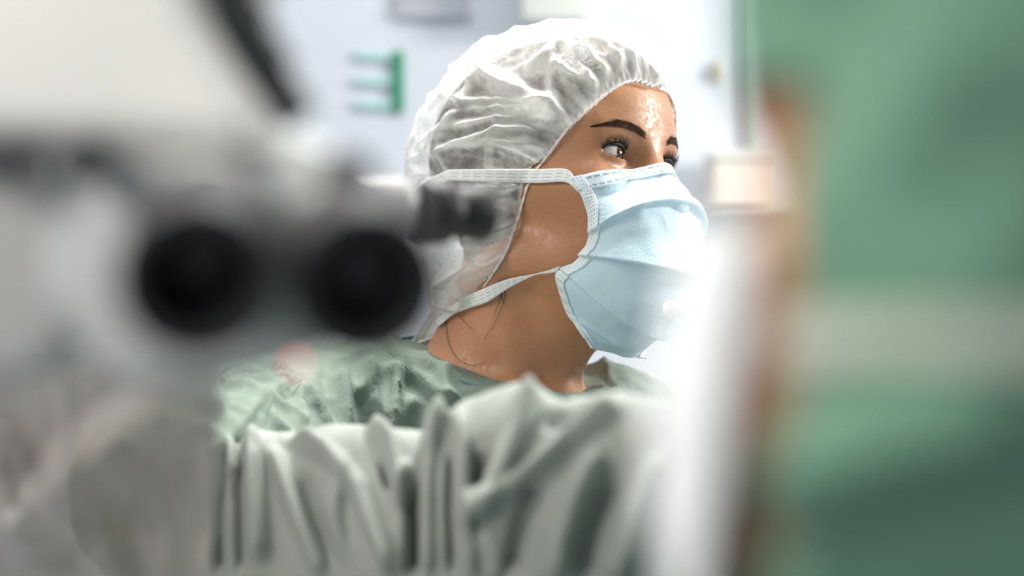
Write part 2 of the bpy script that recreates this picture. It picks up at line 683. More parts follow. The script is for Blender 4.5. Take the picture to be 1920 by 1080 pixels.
# ------------------------------------------------------------------ setting
WY = 2.75
w = box_obj('wall_back', (-2.2, WY, 0), (2.2, WY + 0.1, 2.7), M_WALL); tag(w, kind='structure')
w = box_obj('floor', (-2.2, -0.6, -0.1), (2.2, WY, 0), M_FLOOR); tag(w, kind='structure')
w = box_obj('ceiling', (-2.2, -0.6, 2.7), (2.2, WY, 2.8), M_CEIL); tag(w, kind='structure')
w = box_obj('wall_left', (-2.3, -0.6, 0), (-2.2, WY, 2.7), M_WALL); tag(w, kind='structure')
w = box_obj('wall_right', (2.2, -0.6, 0), (2.3, WY, 2.7), M_WALL); tag(w, kind='structure')
w = box_obj('baseboard_back', (-2.2, WY - 0.015, 0), (2.2, WY, 0.1), M_GREYM); tag(w, kind='structure')

M_DGREEN = mat('green_plastic', (0.02, 0.30, 0.16), 0.4)
M_TEAL = mat('pale_turquoise_plastic', (0.52, 0.80, 0.76), 0.4)
M_PAPER = mat('grey_paper', (0.60, 0.61, 0.66), 0.7)
M_CREAM = mat('cream_lacquer', (0.86, 0.88, 0.82), 0.4)
M_TAN = mat('tan_plastic', (0.55, 0.47, 0.33), 0.5)
M_BEIGE = mat('beige_card', (0.86, 0.77, 0.69), 0.8, noise=0.03)
M_TRIM = mat('pale_green_lacquer', (0.55, 0.75, 0.66), 0.4)


def wall_box(name, x0, y0, x1, y1, depth, m, parent=None, bevel=0.003):
    a, b = P(x0, y1, WY), P(x1, y0, WY)
    return box_obj(name, (a.x, WY - depth, a.z), (b.x, WY, b.z), m, parent, bevel)


rk = empty('wall_rack', P(748, 210, WY - 0.01), 'small green upright rack with three pale turquoise arms on the white wall', 'rack')
wall_box('upright', 736, 96, 757, 211, 0.008, M_DGREEN, rk)
for yy in (106, 154, 198):
    wall_box('arm', 664, yy - 8, 737, yy + 8, 0.006, M_TEAL, rk)
bd = empty('notice_board', P(810, 30, WY), 'pale grey notice board on the wall above the green rack', 'notice board')
wall_box('board', 742, -160, 880, 26, 0.008, M_PAPER, bd)
wall_box('board_frame', 738, 24, 884, 34, 0.009, M_PAPER, bd, 0.001)
pn = empty('wall_cabinet', P(1038, 48, WY), 'cream cabinet high on the wall above the hair cap', 'cabinet')
wall_box('cabinet_body', 978, -420, 1100, 48, 0.06, M_CREAM, pn)
wall_box('cabinet_handle', 1086, -60, 1092, -20, 0.075, M_GREYM, pn, 0.001)
sw = empty('wall_socket', P(1345, 150, WY), 'small tan plastic socket on the white wall beside the green hood', 'socket')
wall_box('socket_plate', 1337, 118, 1353, 152, 0.012, M_TAN, sw, 0.002)
hk = empty('wall_hook', P(1232, 150, WY), 'small grey coat hook on the wall just right of the hair cap', 'hook')
wall_box('hook_plate', 1222, 90, 1242, 150, 0.012, M_PAPER, hk, 0.002)
wall_box('hook_prong', 1229, 120, 1236, 146, 0.035, M_GREYM, hk, 0.002)
w = wall_box('trim_1', 1408, -500, 1424, 2400, 0.012, M_TRIM, None, 0.001); tag(w, kind='structure')
shf = empty('wall_shelf', P(1420, 420, WY), 'white wall shelf beside the green hood', 'shelf')
wall_box('shelf_board', 1320, 404, 1640, 414, 0.16, M_WHITE, shf, 0.002)
wall_box('shelf_bracket', 1440, 414, 1448, 470, 0.12, M_GREYM, shf, 0.001)
bx = empty('cardboard_box', P(1400, 404, WY - 0.08), 'small beige cardboard box on the white wall shelf', 'box')
a_, b_ = P(1338, 404, WY - 0.14), P(1460, 300, WY - 0.14)
box_obj('carton', (a_.x, WY - 0.14, P(0, 404, WY).z + 0.0055), (b_.x, WY - 0.02, b_.z), M_BEIGE, bx, 0.002)
box_obj('lid', (a_.x - 0.002, WY - 0.142, b_.z), (b_.x + 0.002, WY - 0.018, b_.z + 0.012), M_CREAM, bx, 0.002)

# ------------------------------------------------------------------ heads as distance fields
EYE_R = 0.0122


def head_local(p, ears=True, lids=True):
    """p: local (forward, her right, up) measured from the point between the eyeballs"""
    f, s, u = p
    a = np.abs(s)
    q = [f, a, u]
    d = ell(p, (-0.077, 0, 0.028), (0.094, 0.072, 0.080))
    d = smin(d, ell(p, (-0.022, 0, 0.040), (0.042, 0.056, 0.050)), 0.035)        # forehead
    d = smin(d, ell(p, (-0.038, 0, -0.042), (0.056, 0.057, 0.070)), 0.03)        # face mass
    d = smin(d, cap(q, (-0.066, 0.049, -0.066), (0.000, 0.016, -0.098), 0.017, 0.014), 0.025)   # jaw
    d = smin(d, ell(p, (0.003, 0, -0.100), (0.016, 0.017, 0.014)), 0.02)         # chin
    d = smin(d, cap(q, (-0.006, 0.046, -0.026), (-0.055, 0.060, -0.016), 0.016, 0.011), 0.022)  # cheek bone
    d = smin(d, ell(q, (-0.008, 0.030, -0.050), (0.020, 0.022, 0.026)), 0.02)    # cheek
    # eye socket, then brow and nose over it
    d = smax(d, -ell(q, (0.024, 0.031, -0.001), (0.019, 0.021, 0.013)), 0.010)
    d = smin(d, cap(q, (0.0085, 0.010, 0.016), (-0.001, 0.043, 0.020), 0.0085, 0.0085), 0.014)
    d = smin(d, cap(p, (0.010, 0, 0.012), (0.026, 0, -0.034), 0.0075, 0.0105), 0.010)
    d = smin(d, ell(p, (0.030, 0, -0.036), (0.011, 0.012, 0.010)), 0.008)
    d = smin(d, ell(q, (0.020, 0.012, -0.040), (0.010, 0.007, 0.008)), 0.006)
    # mouth
    d = smin(d, ell(p, (0.010, 0, -0.066), (0.012, 0.024, 0.014)), 0.012)
    d = smax(d, -ell(p, (0.026, 0, -0.067), (0.008, 0.022, 0.0012)), 0.004)
    if lids:
        ef, es, eu = f + 0.0005, a - 0.031, u
        r = np.sqrt(ef ** 2 + es ** 2 + eu ** 2) + 1e-9
        lid = r - (EYE_R + 0.0013)
        d = smin(d, lid, 0.0045)
        # upper lid crease
        az = np.arctan2(es, np.maximum(ef, 1e-5)) - 0.10
        el = np.arcsin(np.clip(eu / r, -1, 1))
        t = np.clip(az / 1.02, -1, 1)
        up = 0.43 * np.sqrt(np.clip(1 - t * t, 0, 1)) ** 1.2 + 0.05 * t
        lo = -0.30 * np.sqrt(np.clip(1 - t * t, 0, 1)) ** 1.3 + 0.05 * t
        g = np.maximum(el - up, lo - el) * r
        g = np.maximum(g, (np.abs(az) - 1.0) * r)
        g = np.maximum(g, 0.004 - ef)
        g = np.maximum(g, r - 0.022)
        d = smax(d, -g, 0.0012)
        crease = np.sqrt((np.maximum(np.abs(el - up - 0.26) - 0.0, 0) * r) ** 2 + (r - (EYE_R + 0.0024)) ** 2) - 0.0007
        crease = np.where((np.abs(az) < 0.85) & (ef > 0), crease, 1.0)
        d = smax(d, -crease, 0.0022)
    if ears:
        e = ell(q, (-0.088, 0.075, -0.018), (0.018, 0.008, 0.031))
        e = smax(e, -ell(q, (-0.085, 0.085, -0.016), (0.011, 0.007, 0.020)), 0.004)
        d = smin(d, e, 0.006)
    return d


class Head:
    def __init__(self, O, yaw, pitch, roll=0.0):
        self.O = np.array(O, dtype=float)
        c, s = math.cos(yaw), math.sin(yaw)
        f0 = np.array([c, s, 0.0])
        u0 = np.array([0, 0, 1.0])
        r0 = np.cross(f0, u0)
        f1 = f0 * math.cos(pitch) + u0 * math.sin(pitch)
        u1 = np.cross(r0, f1)
        self.f = f1
        self.s = r0 * math.cos(roll) + u1 * math.sin(roll)
        self.u = np.cross(self.s, self.f)

    def loc(self, g):
        x, y, z = g[0] - self.O[0], g[1] - self.O[1], g[2] - self.O[2]
        return [x * b[0] + y * b[1] + z * b[2] for b in (self.f, self.s, self.u)]

    def loc_pts(self, p):
        return (np.asarray(p) - self.O) @ np.stack([self.f, self.s, self.u], 1)

    def w(self, p):
        p = np.asarray(p, dtype=float).reshape(-1, 3)
        return self.O + p @ np.stack([self.f, self.s, self.u])

    def w1(self, f, s, u):
        return self.w([(f, s, u)])[0]


# ================================================================== THE WOMAN
H = Head((0.087, 1.765, 1.541), math.radians(-37), math.radians(12), math.radians(8))
NECK = np.array([-0.013, 1.806, 1.385])         # neck base
TYAW = math.radians(-60)
TF = np.array([math.cos(TYAW), math.sin(TYAW), 0])
TS = np.cross(TF, [0, 0, 1.0])
UP = np.array([0, 0, 1.0])


def woman_skin(g):
    d = head_local(H.loc(g), False)
    skull = H.w1(-0.085, 0, -0.045)
    d = smin(d, cap(g, skull, NECK + UP * -0.01, 0.054, 0.056), 0.022)
    notch = NECK + TF * 0.060 + UP * -0.012
    mast = H.w1(-0.088, 0.060, -0.055)
    mast2 = H.w1(-0.088, -0.060, -0.055)
    d = smin(d, cap(g, mast, notch + TS * 0.014 - TF * 0.004, 0.012, 0.009), 0.022)
    d = smin(d, cap(g, mast2, notch - TS * 0.012, 0.013, 0.010), 0.018)
    d = smin(d, cap(g, H.w1(-0.030, 0, -0.098), NECK + TF * 0.035 + UP * 0.02, 0.020, 0.026), 0.03)
    # shoulders and chest under the gown
    for k in (1, -1):
        d = smin(d, cap(g, NECK + UP * (-0.020 if k > 0 else -0.055), NECK + TS * 0.15 * k + UP * (-0.065 if k > 0 else -0.10), 0.044, 0.042), 0.03)
        d = smin(d, cap(g, notch + TS * 0.02 * k, NECK + TS * 0.15 * k + UP * (-0.045 if k > 0 else -0.08) + TF * 0.01, 0.009, 0.012), 0.02)
    c = NECK + TF * 0.005 + UP * -0.16
    lp = [(g[0] - c[0]) * b[0] + (g[1] - c[1]) * b[1] + (g[2] - c[2]) * b[2] for b in (TF, TS, UP)]
    d = smin(d, ell(lp, (0, 0, 0), (0.085, 0.135, 0.15)), 0.04)
    return d


woman = empty('person', (NECK[0], NECK[1], 0.0),
              'person in white hair cap, blue pleated mask and grey-green gown, looking to the right', 'person')

sv, sf = surface_nets(woman_skin, (-0.2, 1.64, 1.22), (0.16, 1.98, 1.67), 0.00165)
sv = relax(sv, sf, 1, 0.35)
body = link('body', mesh_np('body', sv, sf), M_SKIN, woman)

# ---- eyes
def eye_material():
    m, nt, b, out = new_mat('eye')
    tc = nt.nodes.new('ShaderNodeTexCoord')
    sp = nt.nodes.new('ShaderNodeSeparateXYZ')
    nt.links.new(tc.outputs['Object'], sp.inputs[0])
    r = math_node(nt, 'SQRT', math_node(nt, 'ADD', math_node(nt, 'POWER', sp.outputs[0], 2.0), math_node(nt, 'POWER', sp.outputs[1], 2.0)))
    r = math_node(nt, 'DIVIDE', r, 0.0080)
    ramp = nt.nodes.new('ShaderNodeValToRGB')
    cr = ramp.color_ramp
    cr.elements[0].position = 0.0; cr.elements[0].color = (0.002, 0.002, 0.002, 1)
    cr.elements[1].position = 1.0; cr.elements[1].color = (0.62, 0.55, 0.52, 1)
    for p_, c_ in ((0.27, (0.002, 0.002, 0.002)), (0.31, (0.05, 0.022, 0.010)), (0.58, (0.075, 0.032, 0.014)), (0.68, (0.012, 0.007, 0.006)), (0.76, (0.62, 0.56, 0.54))):
        e = cr.elements.new(p_); e.color = (*c_, 1)
    nt.links.new(r, ramp.inputs[0])
    nt.links.new(ramp.outputs[0], b.inputs['Base Color'])
    b.inputs['Roughness'].default_value = 0.06
    b.inputs['Coat Weight'].default_value = 1.0
    b.inputs['Coat Roughness'].default_value = 0.02
    return m


M_EYE = eye_material()
GAZE = V((0.93, -0.40, 0.10)).normalized()
for k in (1, -1):
    c = V(H.w1(-0.0005, 0.031 * k, 0))
    bm = bmesh.new()
    bmesh.ops.create_uvsphere(bm, u_segments=48, v_segments=32, radius=EYE_R)
    for v in bm.verts:
        rr = math.hypot(v.co.x, v.co.y)
        if v.co.z > 0 and rr < 0.0062:
            v.co.z += 0.0011 * (1 - (rr / 0.0062) ** 2)
    me = bpy.data.meshes.new('eyeball')
    bm.to_mesh(me); bm.free()
    me.materials.append(M_EYE)
    me.polygons.foreach_set('use_smooth', [True] * len(me.polygons))
    e = bpy.data.objects.new('eyeball', me)
    COL.objects.link(e)
    e.parent = woman
    e.location = c - woman.location
    e.rotation_euler = GAZE.to_track_quat('Z', 'Y').to_euler()

# ---- lashes and brows
def on_skin(p, off=0.0):
    p = np.array(p, dtype=float).reshape(-1, 3)
    for _ in range(8):
        d = woman_skin([p[:, 0], p[:, 1], p[:, 2]]) - off
        p = p - grad(woman_skin, p) * d[:, None] * 0.8
    return p


def lid_point(az0, which, r, k):
    t = max(-1, min(1, az0 / 1.02))
    s_ = math.sqrt(max(0, 1 - t * t))
    el = (0.43 * s_ ** 1.2 + 0.05 * t) if which == 'up' else (-0.30 * s_ ** 1.3 + 0.05 * t)
    az = az0 + 0.10
    return np.array([-0.0005 + r * math.cos(el) * math.cos(az), k * (0.031 + r * math.cos(el) * math.sin(az)), r * math.sin(el)])


for k in (1, -1):
    acc = ([], [])
    # dark line along the lash roots
    line = [H.w1(*lid_point(t, 'up', EYE_R + 0.0014, k)) for t in np.linspace(-0.95, 1.0, 26)]
    tube_mesh(acc, line, [0.0004 + 0.0011 * math.sin(math.pi * min(1, (i + 2) / 27)) for i in range(26)], 8)
    ev, el_ = [], 12
    for i in range(40):
        t = -0.80 + 1.90 * i / 39
        tt = max(-1, min(1, t / 1.02))
        for j in range(el_):
            p0 = lid_point(t, 'up', 1.0, k) - np.array([-0.0005, 0.031 * k, 0])
            wdt = 0.40 * (math.sin(math.pi * (0.06 + 0.90 * i / 39)) ** 0.7)
            el0 = math.asin(max(-1, min(1, p0[2])))
            e1 = el0 - 0.02 + wdt * j / (el_ - 1)
            az = t + 0.10
            rr = EYE_R + 0.0016 + 0.0007 * math.sin(math.pi * j / (el_ - 1))
            ev.append(H.w1(-0.0005 + rr * math.cos(e1) * math.cos(az), k * (0.031 + rr * math.cos(e1) * math.sin(az)), rr * math.sin(e1)))
    lo_ = link('eyeliner', mesh_np('eyeliner', ev, grid_faces(40, el_)), M_SHADOW, woman)
    solidify(lo_, 0.0003, 1)
    for i in range(46):
        t = -0.75 + 1.72 * (i + random.uniform(-0.3, 0.3)) / 45
        L = 0.0070 * (0.65 + 0.5 * math.sin(math.pi * (0.15 + 0.8 * (t + 0.75) / 1.72))) * random.uniform(0.8, 1.1)
        a = lid_point(t, 'up', EYE_R + 0.0012, k)
        out = a - np.array([-0.0005, 0.031 * k, 0]); out /= np.linalg.norm(out)
        out[2] *= 0.3
        side = np.array([0, k * 0.35 * (t + 0.1), 0])
        pts = []
        for j in range(6):
            q = j / 5
            pts.append(H.w1(*(a + (out + side) * L * (q - 0.12 * q * q) + np.array([0, 0, 1]) * L * (0.75 * q * q - 0.12 * q))))
        tube_mesh(acc, pts, [0.00034 * (1 - 0.85 * j / 5) for j in range(6)], 5)
    for i in range(24):
        t = -0.6 + 1.5 * (i + random.uniform(-0.3, 0.3)) / 23
        L = 0.0038 * random.uniform(0.7, 1.1)
        a = lid_point(t, 'lo', EYE_R + 0.0012, k)
        out = a - np.array([-0.0005, 0.031 * k, 0]); out /= np.linalg.norm(out)
        pts = [H.w1(*(a + out * L * q + np.array([0, k * 0.3 * t, -0.45]) * L * q)) for q in (0, 0.5, 1)]
        tube_mesh(acc, pts, [0.0002, 0.00013, 0.00004], 4)
    link('eyelashes', mesh_np('eyelashes', [list(v) for v in acc[0]], acc[1]), M_LASH, woman)

brow_px = [(1122, 236), (1150, 233), (1172, 236), (1192, 244), (1212, 258)]
brow_w = on_skin(hit(catmull(brow_px, 60), woman_skin))
brow_l = H.loc_pts(brow_w)
for k in (1, -1):
    acc = ([], [])
    for i in range(300):
        t = random.random() ** 0.9
        j = min(58, int(t * 59))
        b = brow_l[j].copy()
        d = brow_l[j] - brow_l[min(59, j + 1)]
        d /= np.linalg.norm(d) + 1e-9
        wd = 0.0024 * (0.2 + 0.9 * smooth01(np.array([t / 0.55]))[0])
        b[2] += random.uniform(-1, 1) * wd
        L = random.uniform(0.004, 0.008)
        up = random.uniform(-0.1, 0.5) * (0.3 + t)
        pts = np.array([b, b + d * L * 0.5 + np.array([0, 0, up * L * 0.5]), b + d * L + np.array([0, 0, up * L * 0.7])])
        pw = H.w(np.stack([pts[:, 0] + 0.0004, pts[:, 1] * (1 if k == 1 else -1), pts[:, 2]], 1))
        acc_pts = pw
        acc[0].extend([]) 
        tube_mesh(acc, acc_pts, [0.00022, 0.0002, 0.00006], 4)
    vv = np.array([list(v) for v in acc[0]])
    dd = woman_skin([vv[:, 0], vv[:, 1], vv[:, 2]])
    vv = vv - grad(woman_skin, vv) * (dd - 0.0005)[:, None]
    link('eyebrow', mesh_np('eyebrow', vv, acc[1]), M_BROW, woman)

# ---- hair volume and cap
HC = H.w1(-0.070, 0, 0.005)


def cap_body(g):
    p = H.loc(g)
    d = ell(p, (-0.078, 0, 0.032), (0.100, 0.079, 0.084))
    d = smin(d, ell(p, (-0.020, 0, 0.045), (0.044, 0.060, 0.051)), 0.03)
    d = smin(d, ell(p, (-0.120, 0, -0.022), (0.056, 0.066, 0.068)), 0.04)      # gathered hair
    d = smin(d, ell(p, (-0.112, 0, -0.085), (0.046, 0.056, 0.048)), 0.03)      # nape bag
    d = smin(d, ell([p[0], np.abs(p[1]), p[2]], (-0.088, 0.066, -0.030), (0.030, 0.018, 0.045)), 0.02)   # over the ear
    return d


open_px = [(1240, 176), (1222, 162), (1190, 153), (1150, 168), (1100, 210), (1060, 250), (1028, 295), (1006, 330),
           (992, 365), (972, 410), (950, 470), (925, 512), (897, 552), (862, 580), (815, 628), (770, 652)]
near = H.loc_pts(hit(open_px, cap_body))
near = near[1:]
near = near[near[:, 1] > 0.006]
print('NEAR', np.round(near, 4).tolist())
top_mid = np.array([[near[0, 0] + 0.004, 0.0, near[0, 2] + 0.002]])
lw = np.vstack([top_mid, near])
far = lw[1:][::-1].copy()
far[:, 1] *= -1
far[:, 0] -= 0.006
loop = np.vstack([lw, [[lw[-1, 0] - 0.02, 0, lw[-1, 2] - 0.004]], far, lw[:1]])
NU, NV = 640, 170
lp = catmull(loop, NU + 1)[:-1]
C0 = np.array([-0.070, 0, 0.0])
dirs_e = lp - C0
rad_e = np.linalg.norm(dirs_e, axis=1)
dirs_e /= rad_e[:, None]
pole = np.array([-0.93, 0, 0.36]); pole /= np.linalg.norm(pole)


def cap_radius(dl, fn_local):
    """distance from C0 to the field along local directions (marched inwards)"""
    t = np.full(len(dl), 0.24)
    for _ in range(70):
        p = C0 + dl * t[:, None]
        t = t - np.clip(fn_local([p[:, 0], p[:, 1], p[:, 2]]), -0.01, 0.03) * 0.7
    return np.clip(t, 0.04, 0.24)


def cap_local(p):
    g = [H.O[i] + p[0] * H.f[i] + p[1] * H.s[i] + p[2] * H.u[i] for i in range(3)]
    return cap_body(g)


vv = np.linspace(0, 1, NV) ** 1.25
ang = np.arccos(np.clip(dirs_e @ pole, -1, 1))
D = np.zeros((NU, NV, 3))
for j, t in enumerate(vv):
    w_ = (np.sin((1 - t) * ang) / np.sin(ang))[:, None] * dirs_e + (np.sin(t * ang) / np.sin(ang))[:, None] * pole
    D[:, j] = w_ / np.linalg.norm(w_, axis=1)[:, None]
Df = D.reshape(-1, 3)
R = cap_radius(Df, cap_local).reshape(NU, NV)
# at the rim keep the measured loop
blend = np.exp(-(vv / 0.05) ** 2)[None, :]
R = R * (1 - blend) + rad_e[:, None] * blend
iu = np.arange(NU) / NU
theta = np.repeat(iu[:, None], NV, 1)
vmat = np.repeat(vv[None, :], NU, 0)
arc = vmat * ang[:, None] * 0.1          # metres from the rim
pl_n = vnoise(np.stack([theta.ravel() * 95, arc.ravel() * 9, theta.ravel() * 0], 1), 3).reshape(NU, NV)
pl_n2 = vnoise(np.stack([theta.ravel() * 46 + 7, arc.ravel() * 6, theta.ravel() * 0], 1), 5).reshape(NU, NV)
pleat = (np.abs(2 * pl_n - 1) * 0.0046 * np.exp(-arc / 0.022) + (1 - np.abs(2 * pl_n2 - 1)) * 0.008 * np.exp(-arc / 0.05)) * (1 - np.exp(-arc / 0.006))
edge_puff = 0.0035 * (1 - np.exp(-arc / 0.010))
base_w = H.w(C0 + Df * R.ravel()[:, None])
cr = ridged(H.loc_pts(base_w) * np.array([26, 34, 40]) + 3.1, 21, 2).reshape(NU, NV) ** 2.2
crinkle = cr * 0.006 * smooth01(arc / 0.03) + 0.0015 * vnoise(H.loc_pts(base_w) * 140, 9).reshape(NU, NV)
RC = R + pleat + edge_puff + crinkle
# long folds seen on the near side, placed on the cap by where they lie
cap_folds_px = [
    ([(876, 132), (950, 185), (1010, 208), (1062, 228)], 0.0095, 20, 34),
    ([(876, 132), (858, 175), (845, 210)], 0.007, 40, 14),
    ([(1050, 103), (1030, 130), (985, 165)], 0.006, 26, 12),
    ([(1050, 103), (1078, 145), (1100, 175)], 0.006, 14, 26),
    ([(1025, 140), (1080, 170), (1120, 180)], 0.007, 14, 24),
    ([(1000, 85), (1060, 105), (1110, 140), (1140, 165)], 0.007, 18, 24),
    ([(1090, 80), (1130, 110), (1160, 145)], 0.006, 14, 18),
    ([(850, 202), (930, 208), (1030, 225)], 0.005, 12, 18),
    ([(880, 218), (960, 226), (1040, 232)], 0.006, 10, 20),
    ([(855, 252), (930, 242), (1000, 240), (1050, 235)], 0.007, 14, 24),
    ([(878, 214), (858, 252), (825, 300)], 0.008, 26, 14),
    ([(830, 300), (880, 282), (950, 262), (1020, 262)], 0.009, 18, 24),
    ([(865, 287), (950, 282), (1020, 285)], 0.006, 12, 18),
    ([(940, 282), (1000, 300), (1015, 312)], 0.005, 12, 14),
    ([(895, 165), (880, 190), (870, 205)], 0.003, 12, 12),
    ([(1005, 345), (960, 352), (900, 348)], 0.006, 10, 16),
    ([(990, 372), (930, 380), (900, 395)], 0.006, 10, 16),
    ([(975, 405), (920, 420), (880, 440)], 0.006, 12, 18),
    ([(950, 465), (900, 480), (850, 500)], 0.007, 14, 18),
    ([(895, 550), (870, 500), (850, 480)], 0.011, 24, 16),
    ([(897, 551), (840, 545), (790, 540)], 0.010, 18, 26),
    ([(850, 575), (800, 585), (750, 590)], 0.006, 14, 20),
]
near_mask = smooth01((-(Df @ np.stack([H.f, H.s, H.u]))[:, 1] + 0.05) / 0.3)
pxs = np.stack([960 + base_w[:, 0] * FPX / base_w[:, 1], 540 - (base_w[:, 2] - CAM_Z) * FPX / base_w[:, 1]], 1)
ff = fold_field(pxs, [(np.array(p_, float), a_ * 1.15, l_, r_) for p_, a_, l_, r_ in cap_folds_px], 1.35) * near_mask
RC = RC + ff.reshape(NU, NV) * smooth01((arc + 0.002) / 0.01)
# ruffled rim
narrow = fold_field(pxs, [(np.array(p_, float), 1.0, l_ * (0.30 if l_ <= r_ else 0.62), r_ * (0.30 if r_ < l_ else 0.62)) for p_, a_, l_, r_ in cap_folds_px], 0.6) * near_mask
layers = np.clip(narrow, 0, 1).reshape(NU, NV)
layers = np.maximum(layers, smooth01((np.abs(2 * pl_n - 1) - 0.45) / 0.3) * np.exp(-arc / 0.022) * 0.9)
layers = np.maximum(layers, smooth01((cr - 0.45) / 0.25) * 0.5)
layers = np.maximum(layers, np.exp(-arc / 0.004) * 0.9)
layers = np.maximum(layers, 0.45 * smooth01((-(C0 + Df * R.ravel()[:, None])[:, 2] - 0.035) / 0.03).reshape(NU, NV))
rim = np.exp(-(arc / 0.0030) ** 2) * 0.0016 * np.sin(theta * 2 * math.pi * 150)
RC = RC + rim
tie_d, _, _ = polyline_dist(pxs, np.array([(1066, 330), (1008, 330), (842, 328), (760, 330)], float))
press = np.where(near_mask > 0.02, np.exp(-(tie_d / 13.0) ** 2), 0).reshape(NU, NV)
RC = RC + (R + 0.0015 - RC) * press * 0.95
cv = H.w(C0 + Df * RC.ravel()[:, None])
for _ in range(4):
    dsk = woman_skin([cv[:, 0], cv[:, 1], cv[:, 2]])
    cv = cv + grad(woman_skin, cv, 0.003) * np.clip(0.0016 - dsk, 0, 0.01)[:, None]
RC = np.linalg.norm(H.loc_pts(cv) - C0, axis=1).reshape(NU, NV)
fc = grid_faces(NU, NV, wrap_u=True)
cap_o = link('hair_cap', mesh_np('hair_cap', cv, fc), M_CAP, woman)
at = cap_o.data.attributes.new('layers', 'FLOAT', 'POINT')
at.data.foreach_set('value', layers.ravel().astype(np.float32))
# elastic rim
acc = ([], [])
rimp = [V(H.w(C0 + D[i, 0] * (RC[i, 0] + 0.0004))[0]) for i in range(0, NU, 2)]
rimp.append(rimp[0])
tube_mesh(acc, rimp, [0.0009 + 0.0003 * math.sin(i * 1.9) for i in range(len(rimp))], 8)
link('elastic_rim', mesh_np('elastic_rim', [list(v) for v in acc[0]], acc[1]), M_CAPEDGE, cap_o)
# hair under the cap
hl = np.stack([C0 + Df * R.ravel()[:, None]], 0)[0]
puff = 0.016 * smooth01((hl[:, 2] - 0.055) / 0.05) + 0.036 * smooth01((-hl[:, 0] - 0.105) / 0.06)
Rh = R - 0.0045 - puff.reshape(NU, NV) - 0.003 * vnoise(np.stack([theta.ravel() * 200, arc.ravel() * 20, arc.ravel() * 0], 1), 31).reshape(NU, NV)
def skull_local(p):
    return head_local(p, False, False)


Rs = cap_radius(Df, skull_local).reshape(NU, NV) + 0.0016
Rh = np.where(D[:, :, 2] > -0.35, np.maximum(Rh, Rs), Rh)
Rh = np.minimum(Rh, RC - 0.0012)
Rh[:, :10] -= 0.004 * (1 - np.arange(10) / 10.0)[None, :]
H0 = 4
hv = H.w((C0 + Df * Rh.ravel()[:, None]).reshape(NU, NV, 3)[:, H0:].reshape(-1, 3))
hair_o = link('hair', mesh_np('hair', hv, grid_faces(NU, NV - H0, wrap_u=True)), M_HAIR, woman)
# loose strands on the neck
acc = ([], [])
strands = [
    [(945, 525), (946, 560), (930, 600), (908, 635)], [(938, 528), (940, 552), (948, 575)], [(935, 525), (942, 545), (936, 570)],
    [(835, 590), (840, 640), (858, 672), (885, 685), (910, 678)], [(850, 580), (872, 605), (890, 622)],
    [(868, 556), (850, 572), (830, 596)], [(864, 553), (846, 575), (826, 600)], [(872, 557), (852, 580), (838, 594)],
    [(860, 556), (842, 580), (822, 608)], [(866, 560), (855, 576), (834, 600)], [(940, 530), (938, 556), (926, 590)],
]
for sp_ in strands:
    pw = hit(catmull(sp_, 22), woman_skin, off=0.0012)
    tube_mesh(acc, pw, [0.00028 * (1 - 0.6 * i / 21) for i in range(22)], 5)
link('loose_hair', mesh_np('loose_hair', [list(v) for v in acc[0]], acc[1]), M_HAIR, woman)


# ---- face mask
def ray_plane_s0(px, s0=0.0):
    """points on the head's own mid plane (side coordinate s0) under given pixels"""
    out = []
    for a, b in px:
        d = np.array([(a - 960) / FPX, 1, -(b - 540) / FPX])
        o = np.array([0, 0, CAM_Z])
        n = H.s
        t = ((H.O + n * s0 - o) @ n) / (d @ n)
        out.append(o + d * t)
    return H.loc_pts(np.array(out))


edge_px = [(1070, 333), (1092, 370), (1104, 405), (1106, 436), (1101, 462), (1090, 480), (1074, 497), (1055, 506), (1040, 513), (1045, 548), (1066, 590), (1112, 652)]
edge_v = [0, .12, .22, .30, .42, .52, .64, .74, .80, .86, .92, 1.0]
E = H.loc_pts(hit(edge_px, woman_skin, off=0.006))
E[-4:, 1] = np.maximum(E[-4:, 1], 0.030)
E[-1] = H.loc_pts(np.array([P(1112, 652, 1.722)]))[0]
E[-2] = H.loc_pts(np.array([P(1085, 618, 1.724)]))[0]
E[-3] = H.loc_pts(np.array([P(1062, 582, 1.730)]))[0]
mid_px = [(1254, 312), (1266, 342), (1275, 370), (1282, 380), (1288, 450), (1290, 520), (1280, 560), (1254, 598), (1226, 625), (1190, 648), (1150, 662)]
mid_v = [0, .12, .22, .30, .42, .52, .60, .68, .74, .86, 1.0]
Mm = ray_plane_s0(mid_px, -0.004)


def interp(v, vs, pts):
    return np.stack([np.interp(v, vs, pts[:, k]) for k in range(3)], 1)


def smooth_rows(A, it):
    for _ in range(it):
        B = A.copy()
        B[1:-1] = 0.25 * A[:-2] + 0.5 * A[1:-1] + 0.25 * A[2:]
        A = B
    return A


MV, MU = 260, 120
vs_ = np.linspace(0, 1, MV)
Er = smooth_rows(interp(vs_, edge_v, E), 24)
Mr = smooth_rows(interp(vs_, mid_v, Mm), 120)


def mask_point_rows(phi):
    """phi: 0 at the near edge, pi/2 at the middle, pi at the far edge"""
    E2 = Er.copy()
    if phi > math.pi / 2:
        E2[:, 1] *= -1
    c, s_ = abs(math.cos(phi)), math.sin(phi)
    q = np.empty_like(Er)
    q[:, 1] = E2[:, 1] * c + Mr[:, 1] * (1 - c)
    pe = 1.12 + 0.95 * smooth01(vs_ / 0.45)
    k = np.clip(1 - c ** pe, 0, 1) ** (1 / pe)
    q[:, 0] = E2[:, 0] * (1 - k) + Mr[:, 0] * k
    kz = s_ ** (1.25 + 4.5 * (1 - smooth01(vs_ / 0.20)))
    q[:, 2] = E2[:, 2] * (1 - kz) + Mr[:, 2] * kz
    return q


